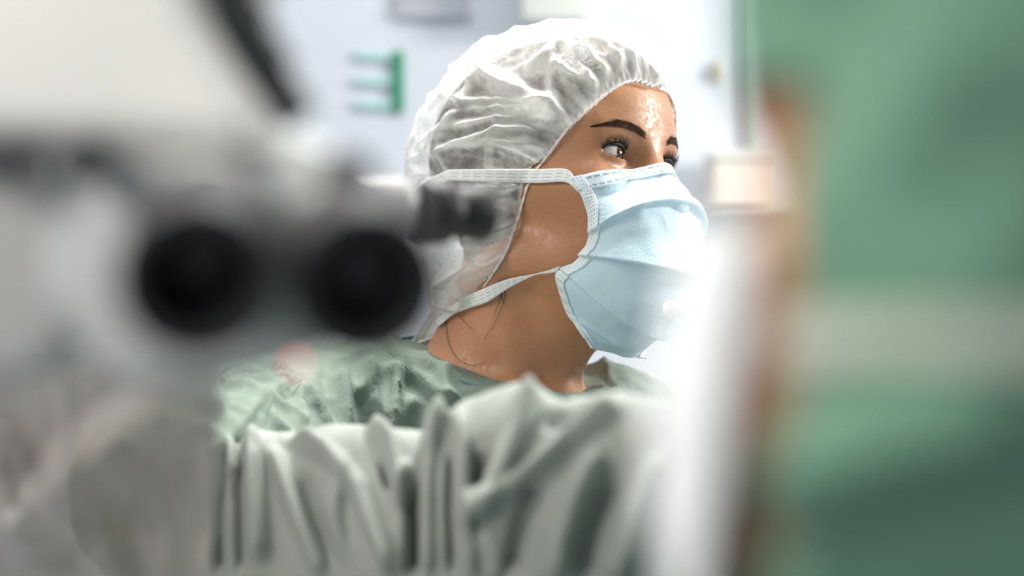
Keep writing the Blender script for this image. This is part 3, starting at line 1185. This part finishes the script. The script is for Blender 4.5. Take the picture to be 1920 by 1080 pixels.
PH = np.linspace(0, math.pi, MU)
Q = np.stack([mask_point_rows(p_) for p_ in PH], 0)         # MU, MV, 3
cen = np.array([-0.035, 0, -0.055])
nrm = np.cross(np.gradient(Q, axis=0), np.gradient(Q, axis=1))
nrm /= np.linalg.norm(nrm, axis=2)[:, :, None] + 1e-9
sg = np.sign(((Q - cen) * nrm).sum(2))
nrm *= np.where(sg == 0, 1, sg)[:, :, None]
amp = (0.35 + 0.65 * np.sin(PH) ** 0.8)[:, None]
disp = np.zeros((MU, MV))
for v0, L, A in ((0.30, 0.16, 0.0070), (0.52, 0.17, 0.0100), (0.74, 0.17, 0.0070), (0.88, 0.10, 0.003)):
    x = (vs_ - v0)
    rise = np.clip(1 + x / L, 0, 1) * (x <= 0)
    drop = np.clip(1 - x / 0.014, 0, 1) * (x > 0)
    disp += (A * (rise ** 1.3 + drop))[None, :] * amp
nz = vnoise(np.stack([(Q[:, :, 0] * 55).ravel(), (Q[:, :, 1] * 55).ravel(), (Q[:, :, 2] * 55).ravel()], 1), 41).reshape(MU, MV) - 0.5
nz2 = ridged(Q.reshape(-1, 3) * 42, 47, 2).reshape(MU, MV)
disp += (0.0035 * nz + 0.003 * (nz2 - 0.6)) * np.sin(PH)[:, None] * smooth01(vs_ / 0.1)[None, :]
Qd = Q + nrm * disp[:, :, None]
mw = H.w(Qd.reshape(-1, 3))
for _ in range(4):
    dsk = woman_skin([mw[:, 0], mw[:, 1], mw[:, 2]])
    push = np.clip(0.0032 - dsk, 0, 0.02)
    mw = mw + grad(woman_skin, mw, 0.003) * push[:, None]
Qd = H.loc_pts(mw).reshape(MU, MV, 3)
mask_me = mesh_np('face_mask', mw, grid_faces(MU, MV))
mask_o = link('face_mask', mask_me, M_MASK, woman)
solidify(mask_o, 0.0008)


def ribbon(name, pa, pb, matl, parent, thick=0.0006, lift=0.0):
    """a strip between the point rows pa and pb"""
    n = len(pa)
    nv = 7
    vts = []
    for i in range(n):
        for j in range(nv):
            t = j / (nv - 1)
            vts.append(pa[i] * (1 - t) + pb[i] * t)
    me = mesh_np(name, vts, grid_faces(n, nv))
    grid_uv(me, n, nv)
    o = link(name, me, matl, parent)
    solidify(o, thick)
    return o


# side bindings: follow the near and far edges, 9 mm wide, just above the fleece
for ph0, ph1 in ((0, 1), (MU - 1, MU - 2)):
    wpts_a, wpts_b = [], []
    for j in range(MV):
        a = Qd[ph0, j]
        col = Qd[:, j] if ph0 == 0 else Qd[::-1, j]
        L, k = 0.0, 0
        while L < 0.0085 and k < 40:
            L += np.linalg.norm(col[k + 1] - col[k]); k += 1
        b = col[k]
        na = nrm[ph0, j]
        wpts_a.append(H.w(a + na * 0.0010)[0])
        wpts_b.append(H.w(b + nrm[k if ph0 == 0 else MU - 1 - k, j] * 0.0012)[0])
    ribbon('side_binding', np.array(wpts_a), np.array(wpts_b), M_BIND, mask_o)
# nose band along the top
jb = int(0.085 * MV)
ta = H.w(Qd[:, 0] + nrm[:, 0] * 0.0010)
tb = H.w(Qd[:, jb] + nrm[:, jb] * 0.0012)
ribbon('nose_band', ta, tb, M_NOSE, mask_o)


def tie_strip(name, px_a, px_b, fn, off, parent, extra_a=None, extra_b=None, n=60):
    a = hit(catmull(px_a, n), fn, off=off)
    b = hit(catmull(px_b, n), fn, off=off)
    if extra_a is not None:
        a = np.vstack([a, extra_a]); b = np.vstack([b, extra_b])
    return ribbon(name, a, b, M_TIE, parent)


def headcap(g):
    return np.minimum(woman_skin(g), cap_body(g) - 0.006)


# upper tie: across the temple and around the back of the cap
def back_arc(p_end, dz, n=40, rf=0.10):
    """from a point on the near side of the cap round the back to the far side (local, mirrored)"""
    e = H.loc_pts(p_end[None])[0]
    out = []
    a0 = math.atan2(e[1], e[0] - C0[0])
    for i in range(1, n + 1):
        a = a0 + (2 * (math.pi - a0)) * i / n
        d = np.array([math.cos(a), math.sin(a), 0.0])
        c = np.array([C0[0], 0, e[2]])
        t = 0.2
        for _ in range(40):
            q = c + d * t
            t -= float(cap_local([np.array([q[0]]), np.array([q[1]]), np.array([q[2]])])[0] - 0.008) * 0.7
        out.append(c + d * t)
    return H.w(np.array(out))


ua = hit(catmull([(1082, 352), (1066, 319), (1010, 317), (920, 317), (842, 318)], 70), headcap, off=0.0030)
ub = hit(catmull([(1086, 362), (1060, 342), (1008, 343), (920, 341), (842, 338)], 70), headcap, off=0.0030)
ribbon('upper_tie', np.vstack([ua, back_arc(ua[-1], 0)]), np.vstack([ub, back_arc(ub[-1], 0)]), M_TIE, mask_o)
la = hit(catmull([(1052, 498), (1030, 506), (1000, 514), (950, 524), (905, 542), (870, 558), (840, 580), (815, 605)], 60), headcap, off=0.0032)
lb = hit(catmull([(1046, 510), (1030, 512), (1000, 517), (955, 540), (915, 566), (880, 578), (850, 590), (822, 612)], 60), headcap, off=0.0032)
ribbon('lower_tie', la, lb, M_TIE, mask_o)

# ---- gown
def gown_field(g):
    d = None
    for k in (1, -1):
        c = cap(g, NECK + UP * (-0.016 if k > 0 else -0.045), NECK + TS * (0.170 * k) + UP * (-0.050 if k > 0 else -0.085), 0.058, 0.058)
        d = c if d is None else smin(d, c, 0.03)
    c = NECK + TF * 0.015 + UP * -0.20
    lp_ = [(g[0] - c[0]) * b[0] + (g[1] - c[1]) * b[1] + (g[2] - c[2]) * b[2] for b in (TF, TS, UP)]
    d = smin(d, ell(lp_, (0, 0, 0), (0.120, 0.175, 0.21)), 0.05)
    d = smin(d, cap(g, NECK + UP * 0.0, NECK + (H.w1(-0.085, 0, -0.045) - NECK) * 0.7, 0.0575, 0.057), 0.03)
    d = smin(d, cap(g, NECK + UP * -0.25, NECK + UP * -0.60, 0.145, 0.16), 0.08)
    # upper arms: near one raised towards the camera, far one as well
    d = smin(d, cap(g, NECK + TS * 0.172 + UP * -0.052, np.array([-0.215, 1.56, 1.315]), 0.058, 0.062), 0.03)
    d = smin(d, cap(g, NECK - TS * 0.172 + UP * -0.085, NECK - TS * 0.215 + TF * 0.10 + UP * -0.22, 0.058, 0.055), 0.03)
    return d


# neckline: a tilted plane, high at the nape and lower at the throat
nl = NECK + UP * 0.010
_ax0 = H.w1(-0.085, 0, -0.045) - NECK
nl_n = UP + TF * 0.28 - TS * 0.12
nl_n /= np.linalg.norm(nl_n)


def neck_radius(g):
    q = [g[0] - NECK[0], g[1] - NECK[1], g[2] - NECK[2]]
    t = (q[0] * _ax0[0] + q[1] * _ax0[1] + q[2] * _ax0[2]) / (_ax0 @ _ax0)
    return np.sqrt(sum((q[i] - t * _ax0[i]) ** 2 for i in range(3)))


def gown_cut(g):
    d = gown_field(g)
    pl = sum((g[i] - nl[i]) * nl_n[i] for i in range(3))
    return smax(d, -smax(-pl, neck_radius(g) - 0.092, 0.012), 0.006)


gv, gf = surface_nets(gown_cut, (-0.36, 1.44, 1.02), (0.26, 2.02, 1.50), 0.0034)
gn = grad(gown_cut, gv)
gq = np.stack([gv[:, 0], gv[:, 2]], 1)
ym = 1.72
gown_folds = [
    (PA([(705, 640), (760, 690), (820, 745), (880, 775)], ym), 0.0035, 0.007, 0.007),
    (PA([(560, 715), (515, 745), (490, 790), (475, 830)], ym), 0.004, 0.006, 0.012),
    (PA([(640, 700), (650, 760), (655, 810)], ym), 0.004, 0.012, 0.012),
    (PA([(690, 680), (700, 740), (715, 800)], ym), 0.004, 0.010, 0.010),
    (PA([(700, 700), (680, 730), (660, 745)], ym), 0.004, 0.008, 0.010),
    (PA([(745, 690), (740, 740), (735, 790)], ym), 0.004, 0.008, 0.010),
    (PA([(780, 740), (760, 780), (720, 810)], ym), 0.004, 0.009, 0.010),
    (PA([(820, 700), (840, 740), (850, 770)], ym), 0.003, 0.008, 0.010),
    (PA([(420, 745), (460, 740), (500, 735)], ym), 0.004, 0.010, 0.010),
    (PA([(370, 770), (430, 765), (470, 745)], ym), 0.004, 0.010, 0.014),
    (PA([(1100, 690), (1120, 720), (1130, 750)], ym), 0.004, 0.008, 0.010),
    (PA([(1140, 705), (1150, 730), (1165, 755)], ym), 0.004, 0.008, 0.010),
]
front = smooth01((-gn[:, 1] + 0.1) / 0.4)
warp = np.stack([vnoise(gv * 16, 77), vnoise(gv * 16, 79), vnoise(gv * 16, 80)], 1) * 0.75
ga = np.stack([gv @ (TS * 0.94 + UP * 0.34), gv @ TF, gv @ (UP * 0.94 - TS * 0.34)], 1)
crk = (1 - np.abs(2 * vnoise(ga * np.array([52, 40, 13]) + warp, 61) - 1)) ** 3.2
crk2 = (1 - np.abs(2 * vnoise(ga * np.array([95, 60, 24]) + warp * 1.6, 63) - 1)) ** 2.5
gd = fold_field(gq, gown_folds, 1.3) * front * 1.9 + 0.0075 * (crk - 0.25) + 0.0024 * (crk2 - 0.25) + 0.008 * (vnoise(gv * 13, 71) - 0.5)
neck_r = neck_radius([gv[:, 0], gv[:, 1], gv[:, 2]])
gd = gd * smooth01((neck_r - 0.066) / 0.025)
gv = gv + gn * (gd + 0.002)[:, None]
fk = gf
gm = mesh_np('surgical_gown', gv, fk)
bm = bmesh.new()
bm.from_mesh(gm)
loose = [v for v in bm.verts if not v.link_faces]
bmesh.ops.delete(bm, geom=loose, context='VERTS')
bot = [e for e in bm.edges if e.is_boundary and all(v.co.z < 1.04 for v in e.verts)]
for zz, sc in ((0.75, 1.04), (0.45, 1.10), (0.16, 1.16)):
    r = bmesh.ops.extrude_edge_only(bm, edges=bot)
    nvs = [v for v in r['geom'] if isinstance(v, bmesh.types.BMVert)]
    for v in nvs:
        v.co.z = zz
        v.co.x = NECK[0] + (v.co.x - NECK[0]) * 0.97
        v.co.y = NECK[1] + (v.co.y - NECK[1]) * 0.97
    bot = [e for e in r['geom'] if isinstance(e, bmesh.types.BMEdge)]
r = bmesh.ops.extrude_edge_only(bm, edges=bot)
for v in r['geom']:
    if isinstance(v, bmesh.types.BMVert):
        v.co.z = 0.004
bm.to_mesh(gm)
bm.free()
gown_o = link('surgical_gown', gm, M_GOWN_SHADED, woman)
solidify(gown_o, 0.0012, -1)

# neckband: a strip around the neckline
band_a, band_b = [], []
_ax = (H.w1(-0.085, 0, -0.045) - NECK)
axis_o = NECK + _ax * (((nl - NECK) @ nl_n) / (_ax @ nl_n)) - nl_n * 0.003
e1 = np.cross(nl_n, TS); e1 /= np.linalg.norm(e1)
e2 = np.cross(nl_n, e1)
for i in range(121):
    t = 2 * math.pi * i / 120
    d = e1 * math.cos(t) + e2 * math.sin(t)
    for lst, h, o_ in ((band_a, 0.004, 0.0030), (band_b, -0.011, 0.0070)):
        c = axis_o + nl_n * h
        r_ = 0.15
        for _ in range(50):
            q = c + d * r_
            r_ -= float(gown_field([np.array([q[0]]), np.array([q[1]]), np.array([q[2]])])[0] - o_) * 0.7
        lst.append(c + d * min(r_, 0.095))
ribbon('neckband', np.array(band_a), np.array(band_b), M_GOWNBAND, gown_o, 0.0018)

# stitched seams on the shoulder
def seam(px):
    pts = hit(catmull(px, 46), gown_field, off=0.0085)
    acc = ([], [])
    for i in range(0, 45):
        a = pts[i]; b = pts[i] + (pts[i + 1] - pts[i]) * 0.6
        tube_mesh(acc, [a, b], [0.0005, 0.0005], 6)
    return link('seam_stitching', mesh_np('seam_stitching', [list(v) for v in acc[0]], acc[1]), M_THREAD, gown_o)


seam([(712, 645), (765, 690), (815, 735), (868, 772)])
seam([(565, 712), (520, 740), (495, 775), (480, 812)])

# ---- raised sleeve in front
top_px = [(338, 830), (352, 792), (385, 796), (425, 812), (447, 826), (480, 803), (520, 812), (560, 814), (610, 803), (675, 800),
          (715, 814), (760, 815), (800, 806), (840, 780), (870, 755), (910, 737), (960, 726), (1000, 722), (1025, 742), (1060, 760),
          (1110, 750), (1170, 740), (1220, 748), (1270, 770), (1330, 800)]
SU, SV = 420, 220
sx = np.linspace(340, 1330, SU)
tx = np.interp(sx, [p[0] for p in top_px], [p[1] for p in top_px])
k5 = np.array([1, 4, 6, 4, 1]) / 16.0
for _ in range(2):
    tx = np.convolve(np.pad(tx, 2, mode='edge'), k5, mode='valid')
sl = np.zeros((SU, SV, 3))
sn = np.zeros((SU, SV, 3))
for i in range(SU):
    t = i / (SU - 1)
    yc = 1.575 - 0.315 * t
    px = sx[i]
    top = P(px, tx[i], yc)
    rz = 0.088 - 0.010 * t
    ry = 0.058 - 0.006 * t
    # narrow the elbow end
    endc = math.sqrt(max(0.0, 1 - max(0, 1 - t / 0.045) ** 2)) if t < 0.045 else 1.0
    endc = 0.15 + 0.85 * endc
    for j in range(SV):
        th = 2 * math.pi * j / SV
        # th 0 = top, pi/2 = towards the camera
        ct, st = math.cos(th), math.sin(th)
        yy = -ry * endc * (abs(st) ** 0.85) * math.copysign(1, st)
        zz = rz * (abs(ct) ** 0.9) * math.copysign(1, ct)
        sl[i, j] = (top.x + 0.0, yc + yy, top.z - rz + zz)
        n = V((0, -st / ry, ct / rz)).normalized()
        sn[i, j] = n
slf = sl.reshape(-1, 3)
snf = sn.reshape(-1, 3)
pq = np.stack([960 + slf[:, 0] * FPX / slf[:, 1], 540 - (slf[:, 2] - CAM_Z) * FPX / slf[:, 1]], 1)
sleeve_folds = [
    ([(357, 790), (380, 830), (378, 880), (372, 930)], 0.010, 14, 22),
    ([(392, 800), (432, 842), (440, 900)], 0.007, 16, 20),
    ([(480, 802), (468, 850), (475, 930), (490, 1060)], 0.012, 22, 26),
    ([(500, 830), (545, 940), (610, 1090)], 0.008, 20, 26),
    ([(535, 822), (610, 860), (668, 920), (700, 1000), (740, 1090)], 0.012, 16, 34),
    ([(690, 806), (735, 850), (752, 900), (748, 936)], 0.012, 20, 26),
    ([(836, 785), (800, 850), (762, 915), (742, 945)], 0.010, 26, 18),
    ([(850, 775), (815, 830), (802, 900), (800, 1000), (805, 1090)], 0.007, 18, 16),
    ([(858, 768), (870, 840), (868, 920), (878, 1000), (890, 1090)], 0.008, 16, 20),
    ([(1000, 726), (975, 820), (940, 890), (895, 945), (868, 965)], 0.014, 34, 26),
    ([(1170, 760), (1090, 820), (985, 890), (900, 955), (872, 975)], 0.012, 20, 26),
    ([(1130, 850), (1080, 930), (1050, 1010), (1040, 1090)], 0.014, 30, 34),
    ([(1235, 860), (1190, 970), (1150, 1090)], 0.014, 30, 30),
    ([(640, 880), (625, 960), (640, 1090)], 0.006, 24, 24),
    ([(905, 990), (930, 1090)], 0.006, 24, 30),
    # valleys
    ([(402, 850), (405, 950), (412, 1090)], -0.010, 20, 26),
    ([(455, 830), (448, 900), (452, 1090)], -0.008, 18, 18),
    ([(570, 870), (590, 950), (650, 1090)], -0.007, 26, 26),
    ([(770, 890), (778, 980), (775, 1090)], -0.018, 26, 26),
    ([(846, 830), (842, 950), (848, 1090)], -0.010, 14, 14),
    ([(715, 860), (725, 900), (735, 915)], -0.008, 14, 14),
    ([(905, 840), (900, 880), (895, 920)], -0.013, 26, 30),
    ([(1010, 900), (980, 980), (960, 1090)], -0.012, 34, 34),
    ([(1150, 900), (1110, 1000), (1090, 1090)], -0.008, 30, 30),
    ([(1110, 770), (1060, 790), (1020, 800)], -0.006, 22, 22),
]
sd = fold_field(pq, [(np.array(p_, float), a_ * 1.5, l_, r_) for p_, a_, l_, r_ in sleeve_folds])
frontw = smooth01((-snf[:, 1] - 0.02) / 0.55)
sd = sd * frontw + 0.004 * (vnoise(slf * np.array([45, 45, 20]), 91) - 0.5) + 0.006 * (vnoise(slf * np.array([26, 20, 8]), 93) - 0.5)
slf = slf + snf * sd[:, None]
sfaces = grid_faces(SU, SV, wrap_v=True)
elbow_cap = [tuple(range(SV))]
sle = link('sleeve', mesh_np('sleeve', slf, sfaces + elbow_cap), M_SLEEVE_LIT, gown_o)
solidify(sle, 0.001, -1)

# ================================================================== THE PERSON IN GREEN
H2 = Head((0.094, 0.655, 1.468), math.radians(148), math.radians(1), math.radians(-10))
N2 = np.array([0.160, 0.64, 1.30])


def green_skin(g):
    d = head_local(H2.loc(g), True, False)
    d = smin(d, cap(g, H2.w1(-0.085, 0, -0.045), N2, 0.055, 0.060), 0.03)
    return d


green = empty('person', (N2[0], N2[1], 0.0),
              'blurred person close in front, in green surgical hood and white mask', 'person')
v2, f2 = surface_nets(green_skin, (-0.02, 0.50, 1.20), (0.33, 0.82, 1.60), 0.004)
link('body', mesh_np('body', v2, f2), M_SKIN, green)


def hood_field(g):
    p = H2.loc(g)
    d = ell(p, (-0.080, 0, 0.034), (0.110, 0.086, 0.100))
    d = smin(d, ell(p, (-0.022, 0, 0.045), (0.041, 0.060, 0.052)), 0.03)
    d = smin(d, ell(p, (-0.060, 0, -0.040), (0.058, 0.076, 0.080)), 0.04)
    d = smin(d, cap(g, H2.w1(-0.085, 0, -0.04), N2, 0.072, 0.085), 0.04)
    d = smin(d, ell(p, (-0.058, 0, -0.095), (0.060, 0.070, 0.055)), 0.03)
    for k in (1, -1):
        d = smin(d, cap(g, N2 + UP * -0.02, N2 + np.array([0.11, 0.02, -0.09]) * (1 if k > 0 else 0) + np.array([0.02, 0.17, -0.09]) * (1 if k < 0 else 0), 0.075, 0.07), 0.05)
    return d


v2, f2 = surface_nets(hood_field, (-0.04, 0.46, 1.14), (0.42, 0.98, 1.62), 0.005)
n2 = grad(hood_field, v2)
q2 = np.stack([v2[:, 0], v2[:, 2]], 1)
hf = [
    (PA([(1920, 760), (1740, 830), (1580, 920), (1470, 1020)], 0.57), 0.020, 0.012, 0.028),
    (PA([(1480, 60), (1530, 250), (1530, 480)], 0.57), 0.005, 0.016, 0.02),
    (PA([(1900, 200), (1780, 330), (1700, 480)], 0.57), -0.006, 0.02, 0.02),
]
hd = fold_field(q2, hf) * smooth01((-n2[:, 1] + 0.1) / 0.4) + 0.010 * (vnoise(v2 * 22, 55) - 0.5)
v2 = v2 + n2 * (hd + 0.003)[:, None]
l2 = H2.loc_pts(v2)
# face opening
openf = (l2[:, 0] > np.where(l2[:, 2] > -0.05, -0.017, -0.021)) & (l2[:, 2] < 0.022) & (l2[:, 2] > -0.092)
f2 = f2[~openf[f2].any(1)]
ho = link('surgical_hood', mesh_np('surgical_hood', v2, f2), M_GREEN, green)
solidify(ho, 0.0015, -1)
# white mask
mv2 = []
MU2, MV2 = 60, 50
for i in range(MU2):
    ph = math.pi * i / (MU2 - 1)
    for j in range(MV2):
        t = j / (MV2 - 1)
        z = -0.016 - 0.104 * t
        bul = math.sin(math.pi * min(1, 0.15 + 0.8 * t)) ** 0.6
        sE = 0.066 - 0.020 * t
        fE = -0.004 + 0.018 * t
        fM = 0.021 + 0.0235 * bul - 0.03 * max(0, t - 0.75)
        st = 0.003 * ((t * 4) % 1.0) * math.sin(ph)
        mv2.append(H2.w1(fE + (fM + st - fE) * math.sin(ph) ** 0.9, sE * math.cos(ph), z + 0.012 * math.sin(ph) * (1 - t)))
wm = link('face_mask', mesh_np('face_mask', mv2, grid_faces(MU2, MV2)), M_WMASK, green)
solidify(wm, 0.001)
# its tie, round the hood
ta, tb = [], []
for i in range(91):
    a = math.radians(58 + 230 * i / 90) * (1 if True else 1)
    d = np.array([math.cos(a), -math.sin(a), 0.0])
    for lst, z in ((ta, -0.041), (tb, -0.051)):
        c = np.array([-0.070, 0, z + 0.0])
        t = 0.2
        for _ in range(50):
            q = H2.w(c + d * t)[0]
            t -= float(hood_field([np.array([q[0]]), np.array([q[1]]), np.array([q[2]])])[0] - 0.0125) * 0.7
        lst.append(H2.w(c + d * t)[0])
ribbon('mask_tie', np.array(ta), np.array(tb), M_TIE2, wm, 0.001)
# gown to the floor
gl = []
rings = [(1.27, 0.10, 0.10), (1.20, 0.17, 0.15), (1.05, 0.19, 0.16), (0.7, 0.19, 0.16), (0.3, 0.21, 0.18), (0.004, 0.22, 0.19)]
GS = 72
for z, ra, rb in rings:
    for k in range(GS):
        t = 2 * math.pi * k / GS
        wv = 1 + 0.03 * math.sin(9 * t + z * 3)
        gl.append((N2[0] + 0.055 + ra * wv * math.cos(t), N2[1] + 0.08 + rb * wv * math.sin(t), z))
gme = mesh_np('surgical_gown', gl, grid_faces(len(rings), GS, wrap_v=True) + [tuple(range(GS))])
link('surgical_gown', gme, M_GREEN, green)

# ================================================================== THE MICROSCOPE
mic = empty('surgical_microscope', (-0.66, 0.72, 0.0), 'white surgical microscope with black eyepieces, out of focus at the upper left', 'microscope')
prism_obj('optics_carrier', [(-300, 200), (140, 200), (150, 640), (60, 720), (-300, 700)], 0.86, 0.95, 0.86, M_WHITE, mic, 0.012)
hous = prism_obj('housing', [(-260, -260), (320, -260), (350, 0), (440, 140), (520, 250), (470, 318), (150, 262), (-260, 250)], 0.80, 0.93, 0.80, M_WHITE, mic, 0.012)
for v_ in hous.data.vertices:
    v_.co.y += max(0.0, v_.co.z - (P(0, 255, 0.80).z)) * 0.55
mount = prism_obj('binocular_mount', [(80, 240), (520, 235), (690, 300), (730, 420), (660, 630), (450, 715), (230, 735), (60, 560)], 0.81, 0.89, 0.81, M_GREYM, mic, 0.012)


def eyepiece(name, pxa, ya, pxb, yb, r, cup_r):
    a = P(*pxa, ya); b = P(*pxb, yb)
    L = (b - a).length
    o = lathe_obj('eyepiece', [(r * 0.95, 0), (r, 0.004), (r, L * 0.45), (r * 0.92, L * 0.47), (r * 0.92, L * 0.55)], a, b - a, M_WHITE, mic)
    c = lathe_obj('eyecup', [(cup_r * 0.93, L * 0.50), (cup_r * 0.98, L * 0.56), (cup_r, L * 0.85), (cup_r * 1.06, L * 0.92), (cup_r * 1.06, L),
                             (cup_r * 0.80, L * 1.0), (cup_r * 0.74, L * 0.90), (cup_r * 0.70, L * 0.80)], a, b - a, M_BLACK, o)
    lathe_obj('eye_lens', [(cup_r * 0.70, L * 0.78), (cup_r * 0.69, L * 0.815), (cup_r * 0.4, L * 0.83), (cup_r * 0.02, L * 0.835)], a, b - a, M_LENS, o)
    return o


eyepiece('l', (395, 340), 0.85, (370, 528), 0.715, 0.0185, 0.0230)
eyepiece('r', (630, 400), 0.85, (688, 535), 0.725, 0.0185, 0.0230)
# assistant's tube pointing to the right
tb_ = lathe_obj('assistant_tube', [(0.0145, 0), (0.0168, 0.006), (0.0168, 0.034), (0.0140, 0.037), (0.0140, 0.040)], P(640, 385, 1.27), P(840, 395, 1.30) - P(640, 385, 1.27), M_WHITE, mic)
ax_ = (P(935, 400, 1.32) - P(780, 392, 1.29)).normalized()
lathe_obj('eyecup', [(0.0135, 0), (0.0165, 0.004), (0.0170, 0.018), (0.0135, 0.021), (0.0130, 0.024), (0.0142, 0.028), (0.0152, 0.043), (0.0120, 0.043), (0.0105, 0.034)],
          P(782, 395, 1.29), ax_, M_BLACK, tb_)
# black handle
hp = catmull([(400, -120), (438, 0), (462, 60), (500, 128), (556, 232)], 24)
hw = [P(a - 12, b, 0.86) for a, b in hp]
tube_obj('handle', hw, [0.0172 - 0.0075 * i / 23 + 0.0006 * math.sin(i * 1.2) for i in range(24)], M_DARK, mic, 24)
# knobs
lathe_obj('focus_knob', [(0.0075, 0), (0.0085, 0.003), (0.0085, 0.016), (0.007, 0.018)], P(175, 296, 0.80), (-0.1, -1, -0.1), M_DARK, mic)
lathe_obj('focus_knob', [(0.0085, 0), (0.0098, 0.003), (0.0098, 0.018), (0.008, 0.020)], P(652, 335, 0.80), (0.1, -1, -0.1), M_DARK, mic)
lathe_obj('focus_knob', [(0.0065, 0), (0.0075, 0.003), (0.0075, 0.014), (0.006, 0.016)], P(5, 298, 0.80), (-0.1, -1, -0.1), M_DARK, mic)
# red signal lamp
m_, nt_, b_, o_ = new_mat('signal_lamp')
b_.inputs['Base Color'].default_value = (0.8, 0.1, 0.12, 1)
b_.inputs['Emission Color'].default_value = (1.0, 0.16, 0.22, 1)
b_.inputs['Emission Strength'].default_value = 2.8
lp0 = P(555, 690, 0.85)
lathe_obj('signal_lamp', [(0.0003, 0), (0.0012, 0.0004), (0.0017, 0.0015), (0.0014, 0.0026), (0.0003, 0.0030)], lp0 - V((0, 0.0015, 0)), (0, 0.1, 1), m_, mic, 20)
lathe_obj('lamp_holder', [(0.0010, 0.0029), (0.0014, 0.0032), (0.0014, 0.0150)], lp0 - V((0, 0.0015, 0)), (0, 0.1, 1), M_GREYM, mic, 20)
# suspension arm, column and base
sa = tube_obj('suspension_arm', [V((-0.10, 0.87, 1.56)), V((-0.16, 0.90, 1.70)), V((-0.34, 0.86, 1.78)), V((-0.66, 0.72, 1.78))], [0.03, 0.03, 0.032, 0.035], M_WHITE, mic, 24)
col = lathe_obj('stand_column', [(0.05, 0.05), (0.05, 1.70), (0.06, 1.72), (0.06, 1.83), (0.04, 1.85)], (-0.66, 0.72, 0), (0, 0, 1), M_WHITE, mic)
bs = lathe_obj('stand_base', [(0.24, 0.0), (0.25, 0.02), (0.25, 0.05), (0.06, 0.09)], (-0.66, 0.72, 0), (0, 0, 1), M_GREYM, mic)

# ================================================================== WHITE STAND BEHIND THE GREEN PERSON
st = empty('instrument_stand', (0.40, 1.64, 0.0), 'white stand whose thin arm ends in front of the blue mask', 'stand')
lathe_obj('base', [(0.13, 0), (0.14, 0.01), (0.13, 0.025), (0.02, 0.04)], (0.40, 1.64, 0), (0, 0, 1), M_GREYM, st)
lathe_obj('post', [(0.011, 0.03), (0.011, 1.46), (0.008, 1.465)], (0.40, 1.64, 0), (0, 0, 1), M_WMASK, st, 24)
lathe_obj('arm', [(0.003, 0), (0.0055, 0.002), (0.0055, 0.298), (0.005, 0.30)], P(1243, 580, 1.62), P(1660, 566, 1.64) - P(1243, 580, 1.62), M_WMASK, st, 24)

# ================================================================== STERILE DRAPE
def mat_drape():
    m, nt, b, out = new_mat('drape_film')
    b.inputs['Base Color'].default_value = (0.56, 0.505, 0.47, 1)
    b.inputs['Roughness'].default_value = 0.22
    tr = nt.nodes.new('ShaderNodeBsdfTransparent')
    tr.inputs[0].default_value = (0.86, 0.84, 0.83, 1)
    ms = nt.nodes.new('ShaderNodeMixShader')
    ms.inputs[0].default_value = 0.35
    nt.links.new(b.outputs[0], ms.inputs[1])
    nt.links.new(tr.outputs[0], ms.inputs[2])
    nt.links.new(ms.outputs[0], out.inputs[0])
    return m


M_DRAPE = mat_drape()
dr = empty('sterile_drape', (-0.2, 1.0, 0.6), 'clear creased plastic drape hanging below the microscope at the lower left', 'drape')
DU, DV = 160, 160
dv_ = np.zeros((DU, DV, 3))
for i in range(DU):
    a = i / (DU - 1)
    for j in range(DV):
        t = j / (DV - 1)
        px = -160 + 520 * a + 60 * (1 - t) * a
        py = 470 + 180 * a ** 1.5 + t * (900 - 180 * a)
        y = 1.0 + 0.32 * t ** 0.8
        p = P(px, py, y)
        dv_[i, j] = p
df = dv_.reshape(-1, 3)
df[:, 1] += 0.05 * (ridged(df * np.array([14, 4, 5]), 13, 3) - 0.5) + 0.02 * (vnoise(df * np.array([30, 8, 12]), 17) - 0.5)
dpx = np.stack([960 + df[:, 0] * FPX / df[:, 1], 540 - (df[:, 2] - CAM_Z) * FPX / df[:, 1]], 1)
df[:, 1] -= fold_field(dpx, [(np.array(p_, float), a_, l_, r_) for p_, a_, l_, r_ in (
    ([(105, 760), (160, 900), (225, 1090)], 0.014, 12, 30), ([(55, 990), (115, 1090)], 0.012, 12, 16),
    ([(75, 1000), (140, 1090)], 0.010, 10, 14), ([(-20, 1030), (200, 850), (400, 690)], 0.035, 90, 90),
    ([(0, 800), (30, 830), (60, 880)], 0.016, 16, 12), ([(-10, 850), (20, 900), (40, 940)], 0.014, 14, 10),
    ([(240, 860), (300, 980), (330, 1090)], 0.008, 20, 40), ([(0, 520), (40, 600), (90, 660)], 0.02, 30, 24))])
do = link('drape_sheet', mesh_np('drape_sheet', df, grid_faces(DU, DV)), M_DRAPE, dr)
solidify(do, 0.0004)
